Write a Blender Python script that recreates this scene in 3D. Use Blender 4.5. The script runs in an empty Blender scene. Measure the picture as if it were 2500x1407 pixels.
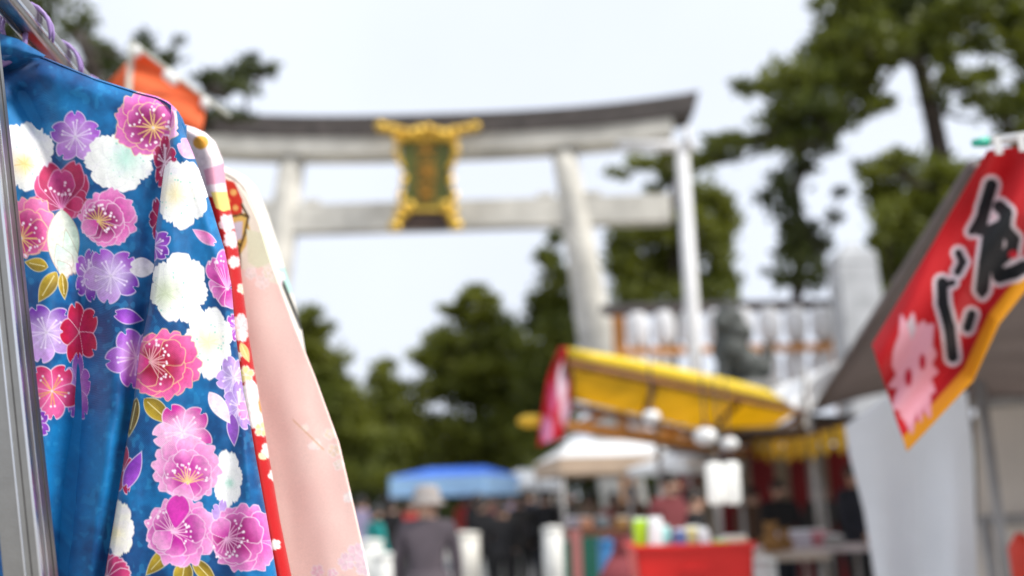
import bpy, bmesh, math, random
import numpy as np
from mathutils import Vector, Matrix

random.seed(7)
rng = np.random.default_rng(11)
sc = bpy.context.scene
COL = sc.collection

# ------------------------------------------------------------------ camera
FPX, PITCH, ROLL = 2300.0, math.radians(12.9), math.radians(1.7)
CAM = np.array([0.0, 0.0, 1.40])
_F = np.array([0, math.cos(PITCH), math.sin(PITCH)])
_U0 = np.array([0, -math.sin(PITCH), math.cos(PITCH)])
_R0 = np.array([1.0, 0, 0])
_R = _R0 * math.cos(ROLL) - _U0 * math.sin(ROLL)
_U = _U0 * math.cos(ROLL) + _R0 * math.sin(ROLL)
cam_data = bpy.data.cameras.new('camera')
cam = bpy.data.objects.new('camera', cam_data)
COL.objects.link(cam)
cam.matrix_world = Matrix(((_R[0], _U[0], -_F[0], CAM[0]), (_R[1], _U[1], -_F[1], CAM[1]),
                           (_R[2], _U[2], -_F[2], CAM[2]), (0, 0, 0, 1)))
cam_data.sensor_width = 36.0
cam_data.lens = 36.0 * FPX / 2500.0
cam_data.clip_start = 0.05
cam_data.clip_end = 3000
cam_data.dof.use_dof = True
cam_data.dof.focus_distance = 1.315
cam_data.dof.aperture_fstop = 1.6
sc.camera = cam

# ------------------------------------------------------------------ world, sun, exposure
SUN_EL, SUN_AZ = math.radians(48), math.radians(116)      # azimuth clockwise from +Y: behind the camera, to the right
world = bpy.data.worlds.new('World')
sc.world = world
world.use_nodes = True
wn, wl = world.node_tree.nodes, world.node_tree.links
for n in list(wn):
    wn.remove(n)
w_out = wn.new('ShaderNodeOutputWorld')
w_bg = wn.new('ShaderNodeBackground')
w_sky = wn.new('ShaderNodeTexSky')
w_sky.sky_type = 'NISHITA'
w_sky.sun_disc = False
w_sky.sun_elevation = SUN_EL
w_sky.sun_rotation = SUN_AZ
w_sky.air_density = 1.0
w_sky.dust_density = 3.0
w_hsv = wn.new('ShaderNodeHueSaturation')
w_hsv.inputs['Saturation'].default_value = 0.16      # thin even overcast
w_geo = wn.new('ShaderNodeTexCoord')
w_noise = wn.new('ShaderNodeTexNoise')
w_noise.inputs['Scale'].default_value = 2.2
w_noise.inputs['Detail'].default_value = 4
w_mix = wn.new('ShaderNodeMixRGB')
w_mix.blend_type = 'MIX'
w_mix.inputs[2].default_value = (6.2, 6.66, 7.6, 1)
w_ramp = wn.new('ShaderNodeMapRange')
w_ramp.inputs['From Min'].default_value = 0.35
w_ramp.inputs['From Max'].default_value = 0.75
w_ramp.inputs['To Min'].default_value = 0.82
w_ramp.inputs['To Max'].default_value = 1.0
wl.new(w_geo.outputs['Generated'], w_noise.inputs['Vector'])
wl.new(w_noise.outputs['Fac'], w_ramp.inputs['Value'])
wl.new(w_ramp.outputs[0], w_mix.inputs[0])
wl.new(w_sky.outputs[0], w_hsv.inputs['Color'])
wl.new(w_hsv.outputs[0], w_mix.inputs[1])
wl.new(w_mix.outputs[0], w_bg.inputs[0])
w_bg.inputs[1].default_value = 0.085
wl.new(w_bg.outputs[0], w_out.inputs[0])

sun_data = bpy.data.lights.new('sun', 'SUN')
sun_data.energy = 2.5
sun_data.angle = math.radians(14)
sun_data.color = (1.0, 0.96, 0.90)
sun = bpy.data.objects.new('sun', sun_data)
COL.objects.link(sun)
_sd = Vector((math.sin(SUN_AZ) * math.cos(SUN_EL), math.cos(SUN_AZ) * math.cos(SUN_EL), math.sin(SUN_EL)))
sun.rotation_euler = _sd.to_track_quat('Z', 'Y').to_euler()
sun.location = (8, -8, 14)

sc.view_settings.view_transform = 'Standard'
sc.view_settings.look = 'None'
sc.view_settings.exposure = 0.88
sc.view_settings.gamma = 1.0
sc.view_settings.use_curve_mapping = False
sc.render.engine = 'CYCLES'
sc.cycles.use_denoising = True
sc.cycles.max_bounces = 7
sc.cycles.sample_clamp_indirect = 6.0

# ------------------------------------------------------------------ helpers
def ray(px, py):
    return (_F * FPX + _R * (px - 1250.0) + _U * (703.5 - py))

def W(px, py, Y):
    """a point at world distance Y that shows at photo position (px, py)"""
    d = ray(px, py)
    return Vector(CAM + d * (Y / d[1]))

def WZ(px, py, z):
    d = ray(px, py)
    return Vector(CAM + d * ((z - CAM[2]) / d[2]))

def Warr(PX, PY, Y):
    d = _F[None] * FPX + (PX.ravel() - 1250.0)[:, None] * _R[None] + (703.5 - PY.ravel())[:, None] * _U[None]
    t = (np.broadcast_to(Y, PX.shape).ravel() / d[:, 1])
    return CAM[None] + d * t[:, None]

def lin(c):
    if isinstance(c, str):
        c = c.lstrip('#')
        c = [int(c[i:i + 2], 16) for i in (0, 2, 4)]
    a = np.array(c[:3], float) / 255.0
    return np.where(a <= 0.04045, a / 12.92, ((a + 0.055) / 1.055) ** 2.4)

_mats = {}
def mat(name, rgb, rough=0.7, var=0.12, scale=8.0, metal=0.0, trans=0.0, bump=0.0, bscale=60.0, spec=0.4, coat=0.0, emit=0.0):
    """procedural material; rgb is a linear base colour"""
    if name in _mats:
        return _mats[name]
    m = bpy.data.materials.new(name)
    m.use_nodes = True
    nt = m.node_tree
    N, L = nt.nodes, nt.links
    b = N['Principled BSDF']
    out = N['Material Output']
    b.inputs['Roughness'].default_value = rough
    b.inputs['Metallic'].default_value = metal
    b.inputs['Specular IOR Level'].default_value = spec
    b.inputs['Coat Weight'].default_value = coat
    tc = N.new('ShaderNodeTexCoord')
    nz = N.new('ShaderNodeTexNoise')
    nz.inputs['Scale'].default_value = scale
    nz.inputs['Detail'].default_value = 6
    nz.inputs['Roughness'].default_value = 0.62
    L.new(tc.outputs['Object'], nz.inputs['Vector'])
    mx = N.new('ShaderNodeMixRGB')
    r = np.array(rgb, float)
    mx.inputs[1].default_value = (*np.clip(r * (1 - var * 1.6), 0, 1), 1)
    mx.inputs[2].default_value = (*np.clip(r * (1 + var * 1.2), 0, 1), 1)
    mr = N.new('ShaderNodeMapRange')
    mr.inputs['From Min'].default_value = 0.3
    mr.inputs['From Max'].default_value = 0.7
    L.new(nz.outputs['Fac'], mr.inputs['Value'])
    L.new(mr.outputs[0], mx.inputs[0])
    L.new(mx.outputs[0], b.inputs['Base Color'])
    if emit:
        b.inputs['Emission Strength'].default_value = emit
        L.new(mx.outputs[0], b.inputs['Emission Color'])
    if bump:
        nb = N.new('ShaderNodeTexNoise')
        nb.inputs['Scale'].default_value = bscale
        nb.inputs['Detail'].default_value = 5
        bp = N.new('ShaderNodeBump')
        bp.inputs['Strength'].default_value = bump
        bp.inputs['Distance'].default_value = 0.02
        L.new(tc.outputs['Object'], nb.inputs['Vector'])
        L.new(nb.outputs['Fac'], bp.inputs['Height'])
        L.new(bp.outputs[0], b.inputs['Normal'])
    if trans:
        t = N.new('ShaderNodeBsdfTranslucent')
        ms = N.new('ShaderNodeMixShader')
        ms.inputs[0].default_value = trans
        L.new(mx.outputs[0], t.inputs['Color'])
        L.new(b.outputs[0], ms.inputs[1])
        L.new(t.outputs[0], ms.inputs[2])
        L.new(ms.outputs[0], out.inputs['Surface'])
    _mats[name] = m
    return m

def mat_print(name, rough=0.62, trans=0.0, weave=0.25, sheen=0.25):
    """cloth whose dyed pattern sits in the colour attribute 'dye'; weave and nap are procedural"""
    m = bpy.data.materials.new(name)
    m.use_nodes = True
    N, L = m.node_tree.nodes, m.node_tree.links
    b = N['Principled BSDF']
    at = N.new('ShaderNodeAttribute')
    at.attribute_name = 'dye'
    tc = N.new('ShaderNodeTexCoord')
    nz = N.new('ShaderNodeTexNoise')
    nz.inputs['Scale'].default_value = 420
    nz.inputs['Detail'].default_value = 3
    mr = N.new('ShaderNodeMapRange')
    mr.inputs['To Min'].default_value = 0.86
    mr.inputs['To Max'].default_value = 1.12
    mul = N.new('ShaderNodeMixRGB')
    mul.blend_type = 'MULTIPLY'
    mul.inputs[0].default_value = 1.0
    L.new(tc.outputs['Object'], nz.inputs['Vector'])
    L.new(nz.outputs['Fac'], mr.inputs['Value'])
    L.new(at.outputs['Color'], mul.inputs[1])
    L.new(mr.outputs[0], mul.inputs[2])
    L.new(mul.outputs[0], b.inputs['Base Color'])
    b.inputs['Roughness'].default_value = rough
    b.inputs['Specular IOR Level'].default_value = 0.3
    b.inputs['Sheen Weight'].default_value = sheen
    b.inputs['Sheen Roughness'].default_value = 0.4
    wv = N.new('ShaderNodeTexWave')
    wv.inputs['Scale'].default_value = 260
    wv.inputs['Distortion'].default_value = 1.5
    wv.bands_direction = 'DIAGONAL'
    n2 = N.new('ShaderNodeTexNoise')
    n2.inputs['Scale'].default_value = 90
    n2.inputs['Detail'].default_value = 4
    ad = N.new('ShaderNodeMath')
    ad.operation = 'ADD'
    bp = N.new('ShaderNodeBump')
    bp.inputs['Strength'].default_value = weave
    bp.inputs['Distance'].default_value = 0.0006
    L.new(tc.outputs['Object'], wv.inputs['Vector'])
    L.new(tc.outputs['Object'], n2.inputs['Vector'])
    L.new(wv.outputs['Fac'], ad.inputs[0])
    L.new(n2.outputs['Fac'], ad.inputs[1])
    L.new(ad.outputs[0], bp.inputs['Height'])
    L.new(bp.outputs[0], b.inputs['Normal'])
    if trans:
        t = N.new('ShaderNodeBsdfTranslucent')
        ms = N.new('ShaderNodeMixShader')
        ms.inputs[0].default_value = trans
        L.new(mul.outputs[0], t.inputs['Color'])
        L.new(b.outputs[0], ms.inputs[1])
        L.new(t.outputs[0], ms.inputs[2])
        L.new(ms.outputs[0], N['Material Output'].inputs['Surface'])
    return m

def tag(o, label=None, cat=None, group=None, kind=None):
    if label: o['label'] = label
    if cat: o['category'] = cat
    if group: o['group'] = group
    if kind: o['kind'] = kind
    return o

def empty(name, loc=(0, 0, 0), rz=0.0, label=None, cat=None, group=None):
    o = bpy.data.objects.new(name, None)
    o.empty_display_size = 0.1
    COL.objects.link(o)
    o.location = loc
    o.rotation_euler = (0, 0, rz)
    return tag(o, label, cat, group)

def link_mesh(name, me, m, parent=None, smooth=False):
    o = bpy.data.objects.new(name, me)
    COL.objects.link(o)
    if m is not None:
        for mm in (m if isinstance(m, (list, tuple)) else [m]):
            me.materials.append(mm)
    if smooth:
        me.polygons.foreach_set('use_smooth', np.ones(len(me.polygons), bool))
    if parent is not None:
        o.parent = parent
        if parent.type == 'EMPTY' or True:
            o.matrix_parent_inverse = Matrix.Identity(4)
    return o

def grid_mesh(name, P, shape, col=None, closed_u=False):
    """P (n,3) row-major over shape=(rows, cols)"""
    r, c = shape
    idx = np.arange(r * c).reshape(r, c)
    q = np.stack([idx[:-1, :-1], idx[1:, :-1], idx[1:, 1:], idx[:-1, 1:]], -1).reshape(-1, 4)
    return quads_mesh(name, P, q, col)

def quads_mesh(name, P, q, col=None):
    me = bpy.data.meshes.new(name)
    me.vertices.add(len(P))
    me.vertices.foreach_set('co', np.ascontiguousarray(P, np.float32).ravel())
    n = len(q)
    k = q.shape[1]
    me.loops.add(n * k)
    me.loops.foreach_set('vertex_index', np.ascontiguousarray(q, np.int32).ravel())
    me.polygons.add(n)
    me.polygons.foreach_set('loop_start', np.arange(0, n * k, k, dtype=np.int32))
    me.update(calc_edges=True)
    if col is not None:
        a = me.color_attributes.new('dye', 'FLOAT_COLOR', 'POINT')
        c4 = np.ones((len(P), 4), np.float32)
        c4[:, :3] = col
        a.data.foreach_set('color', c4.ravel())
    me.validate()
    return me

class MB:
    """collects shapes into one bmesh"""
    def __init__(s):
        s.bm = bmesh.new()
    def box(s, c, size, rot=None, bevel=0.0):
        r = bmesh.ops.create_cube(s.bm, size=1.0)
        M = Matrix.Translation(Vector(c)) @ (rot.to_4x4() if rot is not None else Matrix.Identity(4)) @ Matrix.Diagonal((*size, 1))
        vs = r['verts']
        bmesh.ops.transform(s.bm, matrix=M, verts=vs)
        if bevel:
            es = list({e for v in vs for e in v.link_edges})
            bmesh.ops.bevel(s.bm, geom=es, offset=bevel, segments=2, affect='EDGES', profile=0.6)
        return s
    def bar(s, a, b, w, h=None, up=(0, 0, 1), bevel=0.0):
        a, b = Vector(a), Vector(b)
        h = h or w
        d = (b - a)
        L = d.length
        z = d.normalized()
        u = Vector(up)
        if abs(z.dot(u)) > 0.98:
            u = Vector((0, 1, 0))
        x = u.cross(z).normalized()
        y = z.cross(x)
        R = Matrix((x, y, z)).transposed()
        return s.box((a + b) / 2, (w, h, L), R, bevel)
    def tube(s, pts, rad, seg=10, cap=True):
        pts = [Vector(p) for p in pts]
        n = len(pts)
        rad = list(rad) if hasattr(rad, '__len__') else [rad] * n
        rings = []
        pu = None
        for i, p in enumerate(pts):
            t = (pts[min(i + 1, n - 1)] - pts[max(i - 1, 0)])
            t = t.normalized() if t.length > 1e-9 else Vector((0, 0, 1))
            if pu is None:
                pu = Vector((1, 0, 0)) if abs(t.x) < 0.9 else Vector((0, 1, 0))
            x = (pu - t * pu.dot(t))
            x = x.normalized() if x.length > 1e-6 else t.orthogonal().normalized()
            pu = x
            y = t.cross(x)
            rings.append([s.bm.verts.new(p + (x * math.cos(a) + y * math.sin(a)) * rad[i])
                          for a in (2 * math.pi * k / seg for k in range(seg))])
        for r0, r1 in zip(rings[:-1], rings[1:]):
            for k in range(seg):
                s.bm.faces.new((r0[k], r0[(k + 1) % seg], r1[(k + 1) % seg], r1[k]))
        if cap:
            s.bm.faces.new(list(reversed(rings[0])))
            s.bm.faces.new(rings[-1])
        return s
    def lathe(s, prof, c=(0, 0, 0), seg=18, sx=1.0, sy=1.0):
        c = Vector(c)
        rings = []
        for r, z in prof:
            rings.append([s.bm.verts.new(c + Vector((max(r, 1e-4) * math.cos(a) * sx, max(r, 1e-4) * math.sin(a) * sy, z)))
                          for a in (2 * math.pi * k / seg for k in range(seg))])
        for r0, r1 in zip(rings[:-1], rings[1:]):
            for k in range(seg):
                s.bm.faces.new((r0[k], r0[(k + 1) % seg], r1[(k + 1) % seg], r1[k]))
        s.bm.faces.new(list(reversed(rings[0])))
        s.bm.faces.new(rings[-1])
        return s
    def ball(s, c, r, seg=12, rot=None):
        if not hasattr(r, '__len__'):
            r = (r, r, r)
        q = bmesh.ops.create_uvsphere(s.bm, u_segments=seg, v_segments=max(6, seg // 2 + 2), radius=1.0)
        M = Matrix.Translation(Vector(c)) @ (rot.to_4x4() if rot is not None else Matrix.Identity(4)) @ Matrix.Diagonal((*r, 1))
        bmesh.ops.transform(s.bm, matrix=M, verts=q['verts'])
        return s
    def prism(s, poly, thick):
        """polygon of 3-D points given a thickness vector"""
        t = Vector(thick)
        a = [s.bm.verts.new(Vector(p)) for p in poly]
        b = [s.bm.verts.new(Vector(p) + t) for p in poly]
        n = len(a)
        s.bm.faces.new(a)
        s.bm.faces.new(list(reversed(b)))
        for i in range(n):
            s.bm.faces.new((a[i], b[i], b[(i + 1) % n], a[(i + 1) % n]))
        return s
    def build(s, name, m, parent=None, smooth=False, local=True):
        """points are given in world space; local=True moves them into the parent's frame"""
        bmesh.ops.recalc_face_normals(s.bm, faces=s.bm.faces[:])
        if parent is not None and local:
            bmesh.ops.transform(s.bm, matrix=world_of(parent).inverted(), verts=s.bm.verts[:])
        me = bpy.data.meshes.new(name)
        s.bm.to_mesh(me)
        s.bm.free()
        return link_mesh(name, me, m, parent, smooth)

def world_of(o):
    M = Matrix.LocRotScale(o.location, o.rotation_euler, o.scale)
    return world_of(o.parent) @ M if o.parent else M

def copy_tree(o, parent=None):
    c = o.copy()
    COL.objects.link(c)
    if parent is not None:
        c.parent = parent
    for ch in list(o.children):
        copy_tree(ch, c)
    return c

def to_local(me_or_P, parent):
    M = np.array(world_of(parent).inverted())
    return me_or_P @ M[:3, :3].T + M[:3, 3]

def interp(v, pts):
    xs, ys = zip(*pts)
    return np.interp(v, xs, ys)

def smooth01(x):
    x = np.clip(x, 0, 1)
    return x * x * (3 - 2 * x)

class VNoise:
    """smooth value noise on the plane"""
    def __init__(s, seed):
        s.t = np.random.default_rng(seed).random((64, 64))
    def __call__(s, x, y, scale):
        x = np.asarray(x) / scale
        y = np.asarray(y) / scale
        xi, yi = np.floor(x).astype(int), np.floor(y).astype(int)
        fx, fy = x - xi, y - yi
        fx, fy = fx * fx * (3 - 2 * fx), fy * fy * (3 - 2 * fy)
        g = lambda a, b: s.t[a % 64, b % 64]
        return (g(xi, yi) * (1 - fx) + g(xi + 1, yi) * fx) * (1 - fy) + (g(xi, yi + 1) * (1 - fx) + g(xi + 1, yi + 1) * fx) * fy
    def fbm(s, x, y, scale, o=4):
        v, a, t = 0, 1.0, 0
        for k in range(o):
            v = v + a * s(np.asarray(x) + 37.1 * k, np.asarray(y) + 11.7 * k, scale / 2 ** k)
            t += a
            a *= 0.55
        return v / t
VN = VNoise(3)

# ------------------------------------------------------------------ dyed-print painter (flat print on cloth)
class Dye:
    def __init__(s, PX, PY, base):
        s.x = PX.ravel().astype(float)
        s.y = PY.ravel().astype(float)
        s.c = np.array(base, float)
        if s.c.ndim == 1:
            s.c = np.tile(s.c, (len(s.x), 1))
        s.grain = VN.fbm(s.x, s.y, 9.0, 3)
        s.soft = VN.fbm(s.x + 500, s.y + 90, 42.0, 3)
        s.aa = 1.3
    def sel(s, cx, cy, rx, ry=None):
        ry = ry or rx
        return np.nonzero((np.abs(s.x - cx) < rx) & (np.abs(s.y - cy) < ry))[0]
    def cov(s, d):
        return np.clip(0.5 - d / (2 * s.aa), 0, 1)
    def mix(s, i, a, col):
        a = a[:, None]
        s.c[i] = s.c[i] * (1 - a) + np.asarray(col) * a
    def line(s, x0, y0, x1, y1, w, col, taper=0.0):
        i = s.sel((x0 + x1) / 2, (y0 + y1) / 2, abs(x1 - x0) / 2 + w + 3, abs(y1 - y0) / 2 + w + 3)
        if not len(i): return
        dx, dy = x1 - x0, y1 - y0
        L2 = dx * dx + dy * dy + 1e-9
        t = np.clip(((s.x[i] - x0) * dx + (s.y[i] - y0) * dy) / L2, 0, 1)
        d = np.hypot(s.x[i] - x0 - t * dx, s.y[i] - y0 - t * dy) - w * (1 - taper * t)
        s.mix(i, s.cov(d), col)
    def dot(s, x, y, r, col, ry=None):
        ry = ry or r
        i = s.sel(x, y, r + 3, ry + 3)
        if not len(i): return
        e = np.hypot((s.x[i] - x) / r, (s.y[i] - y) / ry)
        s.mix(i, s.cov((e - 1) * min(r, ry)), col)
    def poly(s, pts, col, outline=None, lw=0):
        xs, ys = [p[0] for p in pts], [p[1] for p in pts]
        i = s.sel((min(xs) + max(xs)) / 2, (min(ys) + max(ys)) / 2, (max(xs) - min(xs)) / 2 + 9, (max(ys) - min(ys)) / 2 + 9)
        if not len(i): return
        X, Y = s.x[i], s.y[i]
        ins = np.zeros(len(i), bool)
        dm = np.full(len(i), 1e9)
        n = len(pts)
        for k in range(n):
            (x0, y0), (x1, y1) = pts[k], pts[(k + 1) % n]
            cr = ((y0 > Y) != (y1 > Y)) & (X < (x1 - x0) * (Y - y0) / (y1 - y0 + 1e-12) + x0)
            ins ^= cr
            dx, dy = x1 - x0, y1 - y0
            t = np.clip(((X - x0) * dx + (Y - y0) * dy) / (dx * dx + dy * dy + 1e-9), 0, 1)
            dm = np.minimum(dm, np.hypot(X - x0 - t * dx, Y - y0 - t * dy))
        d = np.where(ins, -dm, dm)
        s.mix(i, s.cov(d - lw), outline if outline is not None else col)
        s.mix(i, s.cov(d), col)
    def petal(s, cx, cy, ang, L, w, cin, cout, edge, lw=1.3, notch=0.35, kx=1.0, ky=1.0, serr=0.0, ctr=0.54, mid=0.5, soft=0.3, seed=0):
        R = max(L, w) * 1.25
        i = s.sel(cx, cy, R * kx + 4, R * ky + 4)
        if not len(i): return
        x, y = (s.x[i] - cx) / kx, (s.y[i] - cy) / ky
        ca, sa = math.cos(ang), math.sin(ang)
        u, v = x * ca + y * sa, -x * sa + y * ca
        a = L * (1 - ctr)
        uu = (u - ctr * L) / np.where(u < ctr * L, ctr * L * 1.0, a)
        vv = v / (w * np.clip(0.35 + 0.65 * (u / L) / 0.55, 0.25, 1.0))
        e = np.sqrt(uu ** 2 + vv ** 2)
        tip = smooth01((u / L - 0.5) / 0.4)
        e = e + notch * np.exp(-(v / (0.13 * w)) ** 2) * tip
        if serr:
            th = np.arctan2(v, u - 0.3 * L)
            tri = np.abs(((th * 4.3 + seed) / math.pi) % 1.0 - 0.5) * 2
            e = e + serr * tri * tip
        d = (e - 1) * min(a, w)
        cv = s.cov(d)
        g = np.clip(u / L + (s.soft[i] - 0.5) * soft, 0, 1)
        g = smooth01((g - mid + 0.4) / 0.8)[:, None]
        col = np.asarray(cin) * (1 - g) + np.asarray(cout) * g
        col = col * (0.80 + 0.42 * s.grain[i])[:, None]
        if edge is not None:
            k = np.clip((d + lw + s.aa) / (2 * s.aa) , 0, 1)[:, None]
            col = col * (1 - k) + np.asarray(edge) * k
        s.c[i] = s.c[i] * (1 - cv[:, None]) + np.clip(col, 0, 1) * cv[:, None]
    def stamens(s, cx, cy, R, a0, a1, n, col, dot, rr=(0.5, 0.8), kx=1.0, ky=1.0, w=1.3, seed=1, dots=True):
        g = random.Random(seed)
        for k in range(n):
            a = a0 + (a1 - a0) * (k + 0.5 * g.random()) / max(1, n - 0.5)
            r = R * g.uniform(*rr)
            ex, ey = cx + kx * r * math.cos(a), cy + ky * r * math.sin(a)
            s.line(cx, cy, ex, ey, w, col, 0.35)
            if dots:
                for q in range(2):
                    rq = r * g.uniform(1.05, 1.42)
                    aq = a + g.uniform(-0.13, 0.13)
                    s.dot(cx + kx * rq * math.cos(aq), cy + ky * rq * math.sin(aq), g.uniform(1.9, 3.4), dot)
        s.dot(cx, cy, 3.6, np.asarray(dot) * 0.75)
    def cherry(s, cx, cy, R, rot, cin, cout, edge, kx=1.0, ky=1.0, stam=True, gold=None, seed=1, skip=(), tones=None):
        g = random.Random(seed)
        for k in range(5):
            if k in skip: continue
            co = np.asarray(cout) if not tones else np.asarray(tones[k])
            s.petal(cx, cy, rot + k * 2 * math.pi / 5, R * g.uniform(0.95, 1.05), R * 0.415, cin, co, edge, lw=1.6, notch=0.42, kx=kx, ky=ky, mid=0.55)
        if stam:
            for k in range(5):
                a = rot + k * 2 * math.pi / 5
                for da in (-0.13, 0.13):
                    r = R * g.uniform(0.48, 0.62)
                    ex, ey = cx + kx * r * math.cos(a + da), cy + ky * r * math.sin(a + da)
                    s.line(cx, cy, ex, ey, 1.15, edge if gold is None else gold)
                    s.dot(ex, ey, 2.6, edge)
            s.dot(cx, cy, 3.2, np.asarray(edge) * 0.8)
    def peony(s, fx, fy, R, cx, cy, rot, deep, midc, pale, edge, gold, kx=1.0, ky=1.0, fan=None, seed=1, n_out=8, n_in=6):
        """(fx, fy) middle of the bloom, (cx, cy) its heart"""
        g = random.Random(seed)
        for k in range(n_out):
            a = rot + k * 2 * math.pi / n_out + g.uniform(-.08, .08)
            s.petal(fx, fy, a, R * g.uniform(0.93, 1.07), R * 0.44, midc, pale, edge, lw=1.4, notch=0.2, kx=kx, ky=ky, serr=0.20, seed=g.random() * 3, mid=0.62)
        hx, hy = (fx * 0.55 + cx * 0.45), (fy * 0.55 + cy * 0.45)
        for k in range(n_in):
            a = rot + 0.35 + k * 2 * math.pi / n_in + g.uniform(-.1, .1)
            s.petal(hx, hy, a, R * g.uniform(0.66, 0.82), R * 0.40, deep, np.asarray(pale) * 0.55 + np.asarray(midc) * 0.45, edge, lw=1.4, notch=0.12, kx=kx, ky=ky, serr=0.07, seed=g.random() * 3, mid=0.66)
        i = s.sel(cx, cy, R * 0.5 * kx, R * 0.5 * ky)
        if len(i):
            e = np.hypot((s.x[i] - cx) / kx, (s.y[i] - cy) / ky) / (R * 0.46)
            s.mix(i, smooth01(1.15 - e) * 0.9, deep)
        if fan is None:
            fan = (0, 2 * math.pi)
        # one petal folded over the heart, away from the fan of stamens
        back = (fan[0] + fan[1]) / 2 + math.pi
        s.stamens(cx, cy, R * 0.62, fan[0], fan[1], int(6 + 6 * (fan[1] - fan[0]) / (2 * math.pi)) + 3, gold, (0.95, 0.80, 0.90), kx=kx, ky=ky, seed=seed)
        if fan[1] - fan[0] < 5.5:
            s.petal(cx - 3 * math.cos(back), cy - 3 * math.sin(back), back + 0.3, R * 0.62, R * 0.30, midc, pale, edge, lw=1.4, notch=0.1, kx=kx, ky=ky, serr=0.06, mid=0.4)
            s.dot(cx, cy, 3.4, gold)
    def white(s, cx, cy, rx, ry, hx, hy, heart=None, mint=True, seed=1, warm=0.0, hr=26):
        g = random.Random(seed)
        ph = g.random() * 6
        i = s.sel(cx, cy, rx * 1.2, ry * 1.2)
        if not len(i): return
        x, y = (s.x[i] - cx) / rx, (s.y[i] - cy) / ry
        th = np.arctan2(y, x)
        tri = np.abs((th * 13 / math.pi + ph + 0.55 * np.sin(2 * th + ph) + 0.45 * np.sin(5 * th + 2 * ph)) % 1.0 - 0.5) * 2
        rb = 0.83 + 0.17 * np.abs(np.cos(3.5 * th + ph + 0.3 * np.sin(2 * th))) ** 0.45 + 0.025 * np.sin(3 * th + 2 * ph) - 0.05 * (1 - tri)
        d = (np.hypot(x, y) - rb) * min(rx, ry)
        cv = s.cov(d)
        base = np.array([0.90, 0.91, 0.88]) * (1 - warm) + np.array([0.74, 0.70, 0.55]) * warm
        lav = smooth01((s.soft[i] - 0.56) / 0.22)[:, None] * 0.30
        col = base * (1 - lav) + np.array([0.66, 0.60, 0.80]) * lav
        # faint petal rims
        for k in range(7):
            a = ph + k * 0.9
            qx, qy = cx + 0.42 * rx * math.cos(a), cy + 0.42 * ry * math.sin(a)
            e = np.abs(np.hypot((s.x[i] - qx) / (rx * .5), (s.y[i] - qy) / (ry * .5)) - 1)
            kf = np.clip(1 - e / 0.035, 0, 1)[:, None] * 0.34
            col = col * (1 - kf) + np.array([0.62, 0.60, 0.70]) * kf
        hd = np.hypot(s.x[i] - hx, s.y[i] - hy)
        hh = np.exp(-(hd / (hr * 1.1)) ** 2)[:, None]
        tint = {'yellow': (0.85, 0.58, 0.12), 'mint': (0.42, 0.72, 0.60), 'green': (0.50, 0.58, 0.36), 'pale': (0.85, 0.74, 0.42)}[heart or 'mint']
        col = col * (1 - 0.78 * hh) + np.array(tint) * 0.78 * hh
        col = col * (0.94 + 0.10 * s.grain[i])[:, None]
        s.c[i] = s.c[i] * (1 - cv[:, None]) + np.clip(col, 0, 0.9) * cv[:, None]
        for k in range(14):
            a = g.random() * 6.28
            r = hr * g.uniform(0.5, 1.0)
            s.line(hx, hy, hx + r * math.cos(a), hy + r * math.sin(a), 0.55, np.array(tint) * (0.75 if heart == 'yellow' else 0.85) + 0.1)
        if mint:
            for k in range(16):
                a = g.random() * 6.28
                r = hr * g.uniform(1.0, 1.7)
                x, y = hx + r * math.cos(a), hy + r * math.sin(a)
                if ((x - cx) / rx) ** 2 + ((y - cy) / ry) ** 2 < 0.75:
                    s.dot(x, y, g.uniform(1.2, 2.4), (0.32, 0.66, 0.55))
    def leaf(s, x0, y0, x1, y1, w, c0=None, c1=None, edge=None, rib=True, notch=False):
        c0 = np.asarray(c0 if c0 is not None else lin('7a6414'))
        c1 = np.asarray(c1 if c1 is not None else lin('c2a42c'))
        edge = np.asarray(edge if edge is not None else lin('e6dca0'))
        cx, cy = (x0 + x1) / 2, (y0 + y1) / 2
        L = math.hypot(x1 - x0, y1 - y0)
        i = s.sel(cx, cy, L * 0.75 + w, L * 0.75 + w)
        if not len(i): return
        ux, uy = (x1 - x0) / L, (y1 - y0) / L
        u = ((s.x[i] - x0) * ux + (s.y[i] - y0) * uy) / L
        v = -(s.x[i] - x0) * uy + (s.y[i] - y0) * ux
        prof = np.where((u > 0) & (u < 1), np.clip(np.sin(np.pi * np.clip(u, 0, 1) ** 0.8), 0, 1) ** 0.9, 0)
        hw = w * prof
        if notch:
            hw = w * np.where((u > 0) & (u < 1), np.clip(np.sin(np.pi * np.clip(u * 0.86, 0, 1)), 0, 1), 0) 
            hw = hw - 0.6 * w * np.exp(-(v / (0.2 * w)) ** 2) * smooth01((u - 0.8) / 0.15)
        d = np.abs(v) - hw
        d = np.where((u < -0.02) | (u > 1.02), 9, d)
        cv = s.cov(d)
        g = np.clip(0.5 + 0.5 * v / w + (s.soft[i] - 0.5) * 0.8, 0, 1)[:, None]
        col = (c0 * (1 - g) + c1 * g) * (0.78 + 0.45 * s.grain[i])[:, None]
        k = np.clip((d + 1.4 + s.aa) / (2 * s.aa), 0, 1)[:, None]
        col = col * (1 - k) + edge * k
        if rib:
            kr = np.clip(1.6 - np.abs(v), 0, 1)[:, None] * ((u > 0.12) & (u < 0.8))[:, None] * 0.8
            col = col * (1 - kr) + edge * kr
        s.c[i] = s.c[i] * (1 - cv[:, None]) + np.clip(col, 0, 1) * cv[:, None]

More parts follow.
